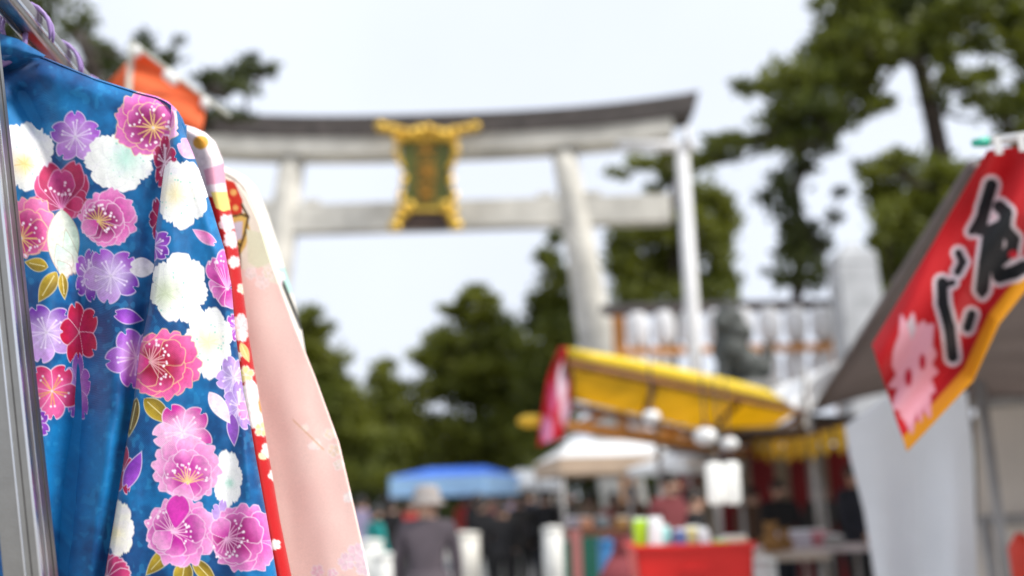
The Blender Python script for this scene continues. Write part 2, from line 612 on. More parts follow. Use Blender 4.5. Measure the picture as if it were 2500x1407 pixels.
# ================================================================== ground
m_ground = mat('pale_gravel', (0.33, 0.31, 0.28), 0.95, 0.22, 3.0, bump=0.6, bscale=90)
g = MB()
g.bm.verts.ensure_lookup_table()
S = 900
vs = [g.bm.verts.new(p) for p in ((-S, -S, 0), (S, -S, 0), (S, S, 0), (-S, S, 0))]
g.bm.faces.new(vs)
tag(g.build('ground', m_ground), kind='structure')
m_path = mat('paving_stone', (0.42, 0.41, 0.39), 0.85, 0.12, 6.0, bump=0.3, bscale=40)
g = MB()
g.box((-0.6, 24, 0.002), (4.2, 44, 0.004))
tag(g.build('path', m_path), kind='structure')

# ================================================================== torii gate
YT = 23.5
m_stone = mat('weathered_pale_stone', (0.62, 0.595, 0.53), 0.85, 0.24, 0.9, bump=0.35, bscale=30)
m_stone_d = mat('weathered_dark_copper', (0.085, 0.072, 0.066), 0.7, 0.35, 3.5, bump=0.3, bscale=12)
m_stone_b = mat('grey_stone_base', (0.36, 0.35, 0.33), 0.9, 0.15, 2.0, bump=0.4, bscale=30)
tc = W(1046, 380, YT)
TX = tc.x
torii = empty('torii_gate', (TX, YT, 0), 0, 'tall pale stone torii gate with dark upswept top beam before the trees', 'gate')
z_kt, z_kb = W(1040, 300, YT).z, W(1040, 346, YT).z
z_sb = W(1040, 384, YT).z
z_nt, z_nb = W(1040, 497, YT).z, W(1040, 563, YT).z
px_m = YT / FPX
halfk = 690 * px_m
# pillars with entasis, leaning inwards
for sgn in (-1, 1):
    xt, xb = TX + sgn * 352 * px_m, TX + sgn * 470 * px_m
    prof = []
    mb = MB()
    pts, rad = [], []
    for k in range(9):
        f = k / 8
        pts.append((xb + (xt - xb) * f, YT, 0.35 + (z_sb - 0.35) * f))
        rad.append((57 - 25 * f ** 1.1) * px_m)
    mb.tube(pts, rad, 24)
    p = mb.build('pillar', m_stone, torii, True)
    mb = MB()
    mb.lathe([(0.78, 0), (0.80, 0.08), (0.76, 0.24), (0.70, 0.36)], (xb, YT, 0), 24)
    mb.build('pillar_base', m_stone_b, torii)
def curve_beam(name, zlo, zhi, half, rise, depth, m, slant=0.0, pw=2.6, n=28):
    mb = MB()
    rings = []
    for k in range(n + 1):
        s = -1 + 2 * k / n
        up = rise * abs(s) ** pw
        zl, zh = zlo + up, zhi + up * (1.06 if slant else 1.0)
        xo = slant * s
        rings.append([mb.bm.verts.new(v) for v in ((TX + s * half, YT - depth, zl), (TX + s * (half + slant), YT - depth * 1.12, zh),
                                                   (TX + s * (half + slant), YT, zh + 0.16 * (1 if slant else 0)),
                                                   (TX + s * (half + slant), YT + depth * 1.12, zh), (TX + s * half, YT + depth, zl))])
    for a, b in zip(rings[:-1], rings[1:]):
        for j in range(5):
            mb.bm.faces.new((a[j], a[(j + 1) % 5], b[(j + 1) % 5], b[j]))
    mb.bm.faces.new(rings[0]); mb.bm.faces.new(list(reversed(rings[-1])))
    return mb.build(name, m, torii)
# the upper beam is laid in lengths: nine blocks on the face show as slightly different tones
curve_beam('top_beam', z_kb + 0.004, z_kt, halfk - 0.05, 0.40, 0.52, m_stone_d, 0.16)
curve_beam('lintel', z_sb, z_kb, 630 * px_m, 0.29, 0.40, m_stone, 0.0)
mb = MB(); mb.box((TX, YT, (z_nt + z_nb) / 2), (2 * 615 * px_m, 0.46, z_nt - z_nb), bevel=0.015)
mb.build('tie_beam', m_stone, torii)
for sgn in (-1, 1):
    for q in (-1, 1):
        mb = MB(); mb.box((TX + sgn * 358 * px_m - q * 0.62, YT, z_nt + 0.075), (0.42, 0.5, 0.14), bevel=0.02)
        mb.build('wedge', m_stone, torii)

# ------------------------------------------------------------------ gilded plaque on the gate
m_gold = mat('gilded_wood', (0.80, 0.50, 0.075), 0.32, 0.25, 14, metal=0.55, bump=0.3, bscale=25)
m_gold_d = mat('aged_gilding', (0.50, 0.24, 0.035), 0.5, 0.25, 14, metal=0.3)
m_green = mat('green_lacquer', (0.095, 0.105, 0.014), 0.45, 0.2, 8)
m_brown = mat('dark_lacquer', (0.055, 0.03, 0.02), 0.5, 0.2, 8)
YP = YT - 0.95
pc = W(1041, 430, YP)
plaque = empty('shrine_plaque', pc, 0, 'green plaque with gilded scroll frame and gold characters hung on the torii gate', 'plaque')
q = YP / FPX
def PP(px, py, dy=0.0):
    v = W(px, py, YP); v.y += dy; return v
mb = MB()
ring = []
sil = [(978, 345), (1102, 345), (1104, 400), (1097, 430), (1098, 455), (1110, 480), (1096, 512), (996, 512), (980, 480), (990, 455), (990, 430), (980, 400)]
mb.prism([PP(*p) for p in sil], (0, 0.16, 0))
mb.build('panel', m_green, plaque)
def scroll(name, pts, r, n=1):
    mb = MB()
    for i, (x, y) in enumerate(pts):
        mb.ball(PP(x, y, -0.05), (r * q * (1.0 + 0.18 * math.sin(i * 2.1)), 0.16, r * q * (0.85 + 0.15 * math.cos(i * 1.7))), 10)
    for (x0, y0), (x1, y1) in zip(pts[:-1], pts[1:]):
        mb.bar(PP(x0, y0, 0.0), PP(x1, y1, 0.0), 0.16, r * q * 1.2)
    return mb.build(name, m_gold, plaque, True)
scroll('top_crest', [(930, 311), (955, 318), (980, 322), (1005, 328), (1025, 322), (1045, 316), (1066, 324), (1085, 330), (1108, 324), (1132, 318), (1158, 312)], 15)
scroll('top_crest', [(968, 338), (990, 342), (1020, 340), (1062, 340), (1092, 342), (1112, 337)], 10)
scroll('side_scroll', [(1110, 352), (1114, 374), (1108, 392), (1100, 412)], 10)
scroll('side_scroll', [(972, 352), (967, 374), (973, 392), (983, 412)], 7)
scroll('side_scroll', [(1100, 430), (1101, 450), (1110, 470), (1108, 492)], 5)
scroll('side_scroll', [(986, 430), (985, 450), (977, 470), (979, 492)], 4)
scroll('foot_scroll', [(1000, 505), (980, 516), (990, 524), (972, 540), (965, 556)], 15)
scroll('foot_scroll', [(1086, 505), (1104, 514), (1096, 524), (1108, 540), (1115, 554)], 15)
mb = MB(); mb.prism([PP(x, y, -0.02) for x, y in ((998, 514), (1090, 514), (1098, 528), (1108, 560), (978, 560), (990, 528))], (0, 0.14, 0))
mb.build('base_board', m_brown, plaque)
mb = MB(); mb.bar(PP(998, 514, -0.06), PP(1090, 514, -0.06), 0.1, 0.1, bevel=0.02)
mb.build('bottom_rail', m_gold, plaque)
# three characters down the middle of the panel
for i, ch in enumerate('天満宮'):
    cu = bpy.data.curves.new('inscription', 'FONT')
    cu.body = ch
    cu.size = 0.52
    cu.extrude = 0.025
    cu.align_x = 'CENTER'
    cu.align_y = 'CENTER'
    cu.materials.append(m_gold_d)
    o = bpy.data.objects.new('inscription', cu)
    COL.objects.link(o)
    bpy.context.view_layer.update()
    me = bpy.data.meshes.new_from_object(o.evaluated_get(bpy.context.evaluated_depsgraph_get()))
    bpy.data.objects.remove(o)
    o = link_mesh('inscription', me, None, plaque)
    o.location = Vector(PP(1041, 374 + 50 * i, -0.045)) - Vector(pc)
    o.rotation_euler = (math.pi / 2, 0, 0)

# ================================================================== garment rack
m_alu = mat('brushed_aluminium', (0.33, 0.32, 0.30), 0.38, 0.05, 30, metal=1.0, bump=0.05, bscale=300)
m_alu_b = mat('polished_aluminium_lip', (0.72, 0.73, 0.75), 0.22, 0.03, 30, metal=1.0)
m_alu_d = mat('dark_track', (0.10, 0.095, 0.09), 0.45, 0.1, 30, metal=0.6)
m_rail = mat('satin_steel_rail', (0.34, 0.315, 0.29), 0.30, 0.08, 20, metal=1.0, bump=0.04, bscale=200)
rack = empty('garment_rack', W(100, 1407, 1.2).xy.to_3d(), 0, 'aluminium garment rack whose front leg and top rail carry the kimonos', 'rack')
YPOST = 1.165
pm = YPOST / FPX
pt, pb_ = W(-57, -110, YPOST), W(103, 1407, YPOST)
dirp = (pb_ - pt).normalized()
pbot = pt + dirp * ((0.03 - pt.z) / dirp.z)
side = Vector((1, 0, 0)) - dirp * dirp.x
side.normalize()
fwd = dirp.cross(side); fwd = fwd if fwd.y > 0 else -fwd
def post_strip(name, off0, off1, y0, y1, m, bev=0.0):
    mb = MB()
    c = (pt + pbot) / 2 + side * (off0 + off1) / 2 + fwd * (y0 + y1) / 2
    R = Matrix((side, fwd, side.cross(fwd))).transposed()
    mb.box(c, (abs(off1 - off0), abs(y1 - y0), (pbot - pt).length), R, bev)
    return mb.build(name, m, rack)
post_strip('front_leg', -0.046, -0.0005, 0.0, 0.042, m_alu, 0.0018)
post_strip('edge_lip', -0.0025, 0.0010, -0.0022, 0.0030, m_alu_b, 0.0006)
post_strip('edge_lip', -0.0200, -0.0178, -0.0020, 0.0006, m_alu_b, 0.0005)
post_strip('track_groove', -0.0125, -0.0110, -0.0006, 0.0010, m_alu_d)
post_strip('edge_lip', -0.0004, 0.0008, 0.0145, 0.0163, m_alu_b, 0.0003)
post_strip('side_track', -0.0004, 0.0005, 0.0300, 0.0312, m_alu_d)
RA = W(80, 70, 1.35)
vp = ray(1085, 1230); vp[2] = 0.0
rdir = Vector(vp).normalized()
def rail_at(Y):
    return RA + rdir * ((Y - RA.y) / rdir.y)
r0, r1 = rail_at(1.17), rail_at(2.75)
rside = rdir.cross(Vector((0, 0, 1))).normalized()
mb = MB(); mb.bar(r0, r1, 0.034, 0.040, bevel=0.008); mb.build('top_rail', m_rail, rack, True)
mb = MB(); mb.bar(r0 + rside * 0.017 + Vector((0, 0, -0.004)), r1 + rside * 0.017 + Vector((0, 0, -0.004)), 0.003, 0.006, bevel=0.001); mb.build('rail_lip', m_alu_b, rack)
mb = MB(); mb.bar(r0 - rside * 0.006 + Vector((0, 0, -0.0202)), r1 - rside * 0.006 + Vector((0, 0, -0.0202)), 0.004, 0.003); mb.build('rail_slot', m_alu_d, rack)
bl = rail_at(2.72)
mb = MB(); mb.bar(bl + Vector((0.0, 0, -0.014)), (bl.x + 0.30, 2.72, 0.03), 0.04, 0.04, bevel=0.002); mb.build('rear_leg', m_alu, rack)
mb = MB(); mb.bar(bl + Vector((0.0, 0, -0.014)), (bl.x - 0.45, 2.74, 0.03), 0.04, 0.04, bevel=0.002); mb.build('rear_leg', m_alu, rack)
mb = MB(); mb.bar((pbot.x, 1.0, 0.02), (pbot.x, 2.9, 0.02), 0.05, 0.04, bevel=0.004); mb.build('floor_bar', m_alu, rack)

# ------------------------------------------------------------------ kimonos
def garment(name, parent, xl, XR, ytop, y0, ybot, Y, fold, paint, base, m, step=2.0, yfine=1440, er=40.0, el=0.0, depth=0.03, xl_coarse=None, tuck=None, decay=None):
    """one hanging cloth panel: columns run from xl(y) to XR(y), rows hang from ytop(x); fold gives metres towards the street"""
    yy = np.concatenate([np.arange(y0, yfine, step), np.linspace(yfine, ybot, 40)])
    XRv = np.array([XR(v) for v in yy])
    XLv = np.array([xl(v) for v in yy])
    nt = int(max(XRv - XLv) / step) + 1
    t = np.linspace(0, 1, nt)
    PX = XLv[:, None] + (XRv - XLv)[:, None] * t[None]
    if xl_coarse is not None:
        tcs = np.linspace(0, 1, 26)[:-1]
        PX = np.concatenate([xl_coarse + (XLv[:, None] - xl_coarse) * tcs[None], PX], 1)
    YT_ = ytop(PX)
    PY = YT_ + (yy[:, None] - y0) * (ybot - YT_) / (ybot - y0) if not decay else yy[:, None] + (YT_ - y0) * np.exp(-(yy[:, None] - y0) / decay)
    dR = XRv[:, None] - PX
    dT = PY - YT_
    mpx = Y / FPX
    er_ = er
    back = np.zeros_like(PX)
    for d, r in ((dR, er), (dT, er)) + (((PX - XLv[:, None], el),) if el else ()):
        k = np.clip(1 - d / r, 0, 1)
        back = np.maximum(back, 1 - np.sqrt(np.clip(1 - k * k, 0, 1)))
    h = fold(PX, PY)
    Yd = Y - h * (1 - 0.7 * back) + depth * back + (tuck(PX, PY) if tuck else 0)
    P = to_local(Warr(PX, PY, Yd), parent)
    dye = Dye(PX, PY, base(PX.ravel(), PY.ravel()))
    paint(dye)
    me = grid_mesh(name, P, PX.shape, dye.c)
    return link_mesh(name, me, m, parent, True)

def gauss(x, c, w):
    return np.exp(-((x - c) / w) ** 2)

m_silk = mat_print('dyed_silk', 0.55, 0.0, 0.35, 0.15)
BLUE = lin('0a62a0')
def blue_base(x, y):
    n = VN.fbm(x, y, 150, 5)
    n2 = VN.fbm(x + 900, y + 333, 26, 3)
    t = smooth01((n * 0.75 + n2 * 0.25 - 0.30) / 0.42)[:, None]
    c = lin('023c74') * (1 - t) + lin('0574b2') * t
    spot = smooth01((VN.fbm(x + 77, y + 55, 20, 2) - 0.66) / 0.1)[:, None] * 0.25
    return c * (1 - spot) + lin('2f9ad0') * spot

F1 = lambda y: np.interp(y, [200, 260, 340, 400, 480, 560, 650, 760, 850, 970, 1100, 1250, 1407, 2200],
                         [424, 420, 412, 402, 392, 380, 376, 362, 342, 327, 305, 281, 255, 150])
YTOP_B = lambda x: np.interp(x, [-420, -300, -60, 0, 45, 100, 230, 330, 385, 412, 432, 446, 452], [300, 215, 104, 90, 102, 136, 190, 222, 236, 249, 268, 290, 306])
V1 = lambda y: np.interp(y, [150, 213, 355, 540, 700, 850, 1000, 1100, 1250, 1407, 2200], [15, 45, 115, 175, 196, 192, 192, 182, 168, 158, 90])
R1 = lambda y: np.interp(y, [600, 800, 900, 1000, 1150, 1300, 1407, 2200], [300, 290, 285, 280, 256, 228, 206, 130])

PK_DEEP, PK_MID, PK_PALE = lin('b4148c'), lin('dd55b4'), lin('eea0d2')
HOT_DEEP, HOT_MID, HOT_PALE = lin('b8064c'), lin('dd2a80'), lin('ea6cac')
PUR_D, PUR_M, PUR_L = lin('7426a8'), lin('a04cc4'), lin('c494dc')
CRIM_D, CRIM_M, CRIM_L = lin('8a1050'), lin('b01c54'), lin('c83c74')
EDGE = lin('f2d8ea'); EDGEV = lin('e8d8f4'); GOLD = lin('ecc878'); GOLDE = lin('eccf96'); MAGD = lin('8c1460')

def paint_body(D):
    D.white(62, 380, 72, 88, 60, 400, 'yellow', seed=3, hr=27)
    D.cherry(184, 334, 66, -1.60, PUR_L, PUR_M, EDGEV, seed=4, tones=[PUR_M, PUR_M, PUR_L, lin('b06cd0'), PUR_D])
    D.white(292, 394, 88, 76, 308, 386, 'mint', seed=6, hr=34)
    D.peony(358, 300, 84, 374, 312, 0.3, MAGD, lin('c8309c'), lin('d878ba'), GOLDE, GOLD, seed=3)
    for k, a in enumerate((-2.7, -2.15, -1.0, -0.4, -1.9, -1.25, -1.57)):
        D.petal(150, 508, a, (78, 104, 105, 72, 118, 122, 98)[k], 34, CRIM_D, (CRIM_L, CRIM_L, CRIM_M, CRIM_M, CRIM_M, CRIM_M, lin('b83a80'))[k], lin('e0a8cc'), notch=0.15, serr=0.1, seed=k)
    D.stamens(150, 512, 60, -2.2, -0.9, 8, lin('d078b0'), EDGE, seed=5, w=0.9)
    for a, l in ((0.4, 40), (1.2, 34), (-0.2, 48)):
        D.petal(158, 505, a, l, 20, CRIM_M, CRIM_L, lin('e0a8cc'), notch=0.15)
    D.peony(62, 556, 82, 52, 582, 0.6, lin('b0146c'), lin('d8408c'), lin('e07aae'), GOLDE, GOLD, seed=8)
    D.peony(264, 536, 78, 239, 541, 0.2, MAGD, lin('d038a0'), lin('e78ac6'), EDGE, GOLD, seed=9, fan=(-2.9, 1.0))
    # cream bud with brown lines
    D.leaf(150, 512, 160, 690, 40, lin('b4cdbd'), lin('d6d2c8'), lin('a88c78'), rib=False)
    for (x, y, a, l, w) in ((160, 560, 1.40, 118, 20), (138, 596, 1.15, 74, 24), (140, 636, 0.9, 50, 17)):
        D.petal(x, y, a, l, w, lin('b9d3c4'), lin('d8d2cc'), lin('96705c'), lw=0.9, notch=0.08, serr=0.08, mid=0.5)
    D.leaf(117, 652, 60, 640, 17)
    D.leaf(138, 664, 94, 738, 20)
    D.leaf(151, 666, 158, 732, 12)
    D.cherry(214, 672, 66, -1.3, lin('a878c8'), PUR_M, EDGEV, kx=0.5, seed=11, tones=[PUR_D, PUR_M, PUR_D, PUR_D, PUR_M])
    D.cherry(271, 674, 72, -2.05, lin('c8b0e0'), PUR_M, EDGEV, seed=12, tones=[PUR_M, PUR_M, PUR_D, PUR_L, PUR_L])
    D.leaf(384, 655, 318, 652, 24, lin('e6e0e2'), lin('ded8e0'), lin('f4eef2'), rib=False, notch=True)
    D.cherry(113, 812, 74, -2.0, lin('c4a8dc'), PUR_M, EDGEV, seed=13, tones=[PUR_D, PUR_D, lin('b48cd4'), PUR_L, PUR_M])
    D.cherry(193, 812, 80, -1.85, CRIM_M, lin('b8103c'), EDGE, kx=0.62, seed=14, stam=False)
    D.leaf(350, 782, 280, 766, 19, PUR_M, PUR_D, EDGEV, rib=False, notch=True)
    D.cherry(190, 948, 84, -1.55, lin('a880c8'), lin('8e50b4'), EDGEV, kx=0.40, seed=15, stam=False)
    D.cherry(127, 955, 72, -1.0, lin('d65a94'), lin('c41a54'), EDGE, seed=16, gold=lin('d6a050'), tones=[lin('c0184e'), lin('b01444'), lin('d85c98'), lin('d04080'), lin('c01c5c')])
    D.cherry(84, 1035, 40, -0.7, PUR_M, PUR_D, EDGEV, seed=17)
    D.cherry(333, 874, 78, -2.0, PUR_L, PUR_M, EDGEV, seed=18, tones=[PUR_M, PUR_D, PUR_M, PUR_M, PUR_M])
    D.cherry(402, 398, 70, -1.5, CRIM_D, CRIM_M, EDGE, kx=0.42, seed=19)
    D.cherry(386, 535, 52, -1.9, CRIM_M, CRIM_D, EDGE, kx=0.45, seed=20, stam=False)
    # above the frame's lower edge the print goes on down the skirt
    for k in range(9):
        x, y = random.uniform(-60, 220), 1500 + 75 * k
        (D.white(x, y, 60, 66, x, y, 'pale', seed=k) if k % 3 == 0 else D.cherry(x, y, 64, k, PUR_L, PUR_M, EDGEV, seed=k))
    for k in range(9):
        x, y = -80 - 110 * (k % 3), 360 + 130 * k
        D.peony(x, y, 70, x, y, k, MAGD, PK_MID, PK_PALE, EDGE, GOLD, seed=k)

def fold_body(x, y):
    h = -0.036 * gauss(x, V1(y), 46) * np.interp(y, [120, 220, 400, 600, 900, 1407], [0.2, 0.9, 0.8, 0.5, 0.9, 1.25])
    h += 0.024 * gauss(x, R1(y), 46) * smooth01((y - 620) / 250)
    h += 0.010 * gauss(x, V1(y) - 75, 45) * smooth01((y - 300) / 300)
    h -= 0.010 * gauss(x, F1(y) - 4, 24)
    h -= 0.0012 * gauss(x, 190 + (y - 850) * -0.01, 5) * smooth01((y - 700) / 40) * smooth01((1040 - y) / 60)
    # creases running out of the neck
    for (x0, y0, x1, y1, w, a) in ((5, 178, 110, 138, 9, -0.010), (0, 150, 70, 118, 10, 0.008), (20, 210, 150, 160, 22, 0.007), (60, 175, 330, 262, 26, 0.005), (45, 215, 120, 350, 24, -0.008)):
        L = math.hypot(x1 - x0, y1 - y0)
        ux, uy = (x1 - x0) / L, (y1 - y0) / L
        u = (x - x0) * ux + (y - y0) * uy
        v = -(x - x0) * uy + (y - y0) * ux
        h += a * gauss(v, 0, w) * smooth01(u / (0.3 * L) + 0.3) * smooth01((L - u) / (0.5 * L))
    h += 0.006 * (VN.fbm(x, y * 0.5, 90, 3) - 0.5) + 0.0022 * (VN.fbm(x + 50, y * 0.5, 30, 2) - 0.5)
    return h

XR_S = lambda y: np.interp(y, [240, 250, 262, 280, 295, 333, 405, 476, 553, 608, 695, 756, 829, 956, 1046, 1108, 1266, 1407, 1700, 2200],
                           [424, 432, 438, 444, 449, 462, 485, 508, 531, 548, 565, 570, 577, 594, 613, 623, 652, 676, 718, 782])
def paint_sleeve(D):
    D.peony(358, 300, 84, 374, 312, 0.3, lin('d070b4'), lin('e290c8'), lin('ecaed8'), GOLDE, GOLD, seed=3)
    D.leaf(492, 386, 438, 346, 24, lin('e9b8de'), lin('dc8cc6'), EDGE, rib=False, notch=True)
    D.cherry(402, 398, 70, -1.5, CRIM_D, CRIM_M, EDGE, kx=0.42, seed=19)
    D.white(446, 474, 66, 88, 428, 474, 'pale', seed=21, hr=30)
    D.leaf(470, 560, 526, 596, 14, lin('e468b4'), lin('eda6d4'), EDGE, rib=False, notch=True)
    D.cherry(374, 600, 46, -0.6, PUR_M, PUR_D, EDGEV, seed=22)
    D.white(437, 704, 74, 90, 404, 716, 'green', seed=23, hr=36)
    for k, a in enumerate((-2.6, -2.1, -1.0, -1.6, 2.4, 1.4, 1.0)):
        D.petal(554, 704, a, (48, 84, 92, 100, 40, 48, 56)[k], 27, PK_DEEP, (lin('dd80c4'), lin('d860b4'))[k % 2], EDGE, notch=0.15, serr=0.1, seed=k)
    D.stamens(556, 706, 66, -2.2, -1.1, 8, lin('eca8d8'), EDGE, seed=6, w=1.0, rr=(0.6, 1.0))
    D.cherry(580, 800, 36, 2.9, PUR_M, lin('b040b0'), EDGEV, seed=24)
    D.white(509, 836, 60, 92, 508, 836, 'pale', seed=26, hr=26)
    D.peony(404, 892, 92, 366, 884, 0.1, lin('a00838'), HOT_MID, HOT_PALE, GOLDE, lin('eeb0b8'), seed=27, fan=(-2.0, 1.2))
    D.leaf(334, 972, 314, 1068, 14, lin('54420c'), lin('8c7420'))
    D.leaf(352, 974, 418, 1034, 23)
    D.cherry(570, 922, 58, 0.5, lin('c0a8e0'), lin('b088d4'), EDGEV, kx=0.75, seed=28)
    D.cherry(584, 992, 66, 0.9, lin('b89cdc'), lin('a880d0'), EDGEV, kx=0.6, seed=29)
    D.leaf(566, 1010, 572, 1090, 15, lin('9a60c4'), lin('8a44b8'), EDGEV, rib=False)
    D.leaf(511, 958, 562, 1034, 19, lin('f0c4dc'), lin('ece8ea'), lin('f6eef2'), rib=False)
    D.cherry(606, 1000, 30, 2.4, lin('e090c8'), lin('d878b8'), EDGE, seed=30, stam=False)
    D.cherry(446, 1056, 78, -2.05, lin('f0b8dc'), PK_MID, EDGE, seed=31, tones=[lin('cc2898'), lin('c42c98'), lin('cc3ca0'), lin('eba8d4'), lin('eeb0d8')])
    D.white(556, 1170, 36, 74, 560, 1180, 'mint', seed=32, hr=10, mint=False)
    D.peony(455, 1142, 90, 458, 1180, 0.25, lin('c0349c'), lin('e274c0'), lin('f0aed8'), EDGE, GOLD, seed=33, fan=(-2.9, -0.2))
    D.cherry(302, 1148, 62, -1.4, lin('a01848'), lin('b01450'), EDGE, kx=0.4, seed=34, stam=False)
    D.leaf(346, 1102, 306, 1190, 19, PUR_M, PUR_D, EDGEV, rib=False, notch=True)
    D.white(292, 1292, 36, 72, 276, 1300, 'pale', seed=35, hr=20, mint=False, warm=0.5)
    D.leaf(418, 1338, 356, 1405, 19)
    D.leaf(452, 1368, 440, 1450, 24)
    D.leaf(470, 1366, 530, 1430, 18)
    D.peony(440, 1298, 92, 420, 1300, 0.4, lin('b01490'), lin('d858b8'), lin('eea2d4'), EDGE, lin('f0c0dc'), seed=36, fan=(-2.7, 0.7))
    D.petal(428, 1292, -1.45, 86, 30, lin('c82ca4'), lin('cc34a8'), EDGE, notch=0.1)
    D.cherry(540, 1268, 50, -1.3, lin('c0a0e0'), lin('b490d8'), EDGEV, kx=0.5, seed=37, stam=False)
    D.peony(598, 1316, 92, 553, 1314, 0.2, lin('9c1470'), lin('cc3ca4'), lin('de88c4'), EDGE, lin('eeb4d8'), seed=38, fan=(-1.1, 2.6))
    for k in range(5):
        D.petal(262, 1410, -1.9 + 0.45 * k, 62, 20, CRIM_D, CRIM_L, EDGE, notch=0.12, serr=0.1)
    for k in range(10):
        x, y = 240 + 130 * (k % 3) + 20 * k, 1490 + 70 * k
        (D.white(x, y, 60, 66, x, y, 'pale', seed=k) if k % 3 == 0 else D.peony(x, y, 74, x, y, k, MAGD, PK_MID, PK_PALE, EDGE, GOLD, seed=k))

def fold_sleeve(x, y):
    f1 = F1(y)
    h = 0.010 * gauss(x, f1 + 34, 40)
    h -= 0.006 * gauss(x, np.interp(y, [240, 700, 1000, 1407], [450, 530, 575, 535]), 28) * smooth01((y - 500) / 300)
    h += 0.006 * gauss(x, np.interp(y, [240, 700, 1000, 1407], [470, 545, 598, 600]), 26)
    h += 0.007 * gauss(x, np.interp(y, [240, 700, 1000, 1407], [440, 430, 430, 410]), 50) * smooth01((y - 600) / 300)
    h += 0.006 * (VN.fbm(x + 700, y * 0.5, 80, 3) - 0.5) + 0.002 * (VN.fbm(x + 50, y * 0.5, 30, 2) - 0.5)
    return h

def hanger(Y, label, hook_dx=0.0):
    """plastic clothes hanger: shoulder bow inside the garment, hook over the rail"""
    c = rail_at(Y)
    h = empty('clothes_hanger', c, 0, label, 'hanger', 'hangers on the garment rail')
    m = m_lilac
    for q in (-1, 1):
        mb = MB()
        pts = []
        for k in range(13):
            a = math.pi * (1.22 - 1.32 * k / 12)
            pts.append(c + rside * (0.030 * math.cos(a)) + Vector((0, 0, -0.008 + 0.038 * math.sin(a))) + rdir * (0.006 * q + 0.05 * (k / 12 - 0.5)))
        mb.tube(pts, [0.0032] * 11 + [0.0028, 0.0018], 8)
        mb.build('hook', m, h, True)
    mb = MB()
    mb.tube([c + rside * s + Vector((0, 0, -0.055 - 0.52 * abs(s))) for s in (-0.16, -0.10, -0.05, 0, 0.05, 0.10, 0.16)], 0.006, 8)
    mb.build('shoulder_bow', m, h, True)
    mb = MB()
    mb.tube([c + Vector((0, 0, -0.020)), c + Vector((0, 0, -0.05))], 0.004, 8)
    mb.build('neck', m, h, True)
    return h
m_lilac = mat('lilac_plastic', lin('9a80b8'), 0.35, 0.06, 30)

# ---- front kimono
kb = empty('kimono', W(60, 1407, 1.31).xy.to_3d(), 0, 'deep blue silk kimono printed with pink, purple and white blossoms beside the rack leg', 'kimono', 'kimonos hung along the garment rack')
garment('body_panel', kb, lambda y: -12 + 0 * y, lambda y: F1(y) + 32, YTOP_B, 90, 2150, 1.312, fold_body, paint_body, blue_base, m_silk, xl_coarse=-420, depth=0.028)
garment('sleeve', kb, F1, XR_S, lambda x: np.interp(x, [410, 425, 436, 446, 456], [259, 264, 273, 288, 312]), 262, 2200, 1.288, fold_sleeve, paint_sleeve, blue_base, m_silk, er=34, el=15, depth=0.030, decay=70,
        tuck=lambda x, y: 0.034 * (1 - smooth01((y - 258) / 110)))
# back of the garment, closing it behind the hanger
def plain_paint(D): pass
garment('back_panel', kb, lambda y: -418 + 0 * y, lambda y: np.minimum(XR_S(y), 700) - 6, lambda x: YTOP_B(x) + 3, 96, 2150, 1.345,
        lambda x, y: 0.004 * (VN.fbm(x, y * .4, 120, 2) - .5), plain_paint, blue_base, m_silk, step=16, er=30, depth=-0.022)
# folded collar at the neck
cs, ct_ = np.meshgrid(np.linspace(0, 1, 60), np.linspace(0, 1, 24))
cx_ = np.interp(cs, [0, .3, .6, 1], [-60, 0, 45, 112]) + ct_ * -14
cy_ = np.interp(cs, [0, .3, .6, 1], [96, 82, 96, 136]) + ct_ * np.interp(cs, [0, .3, .7, 1], [46, 50, 36, 6])
cyd = 1.292 - 0.012 * np.sin(np.pi * np.clip(ct_ * 0.9 + 0.05, 0, 1)) + 0.02 * cs ** 2
me = grid_mesh('collar', to_local(Warr(cx_, cy_, cyd), kb), cs.shape, blue_base(cx_.ravel() + 300, cy_.ravel() + 200) * 0.95)
link_mesh('collar', me, m_silk, kb, True)

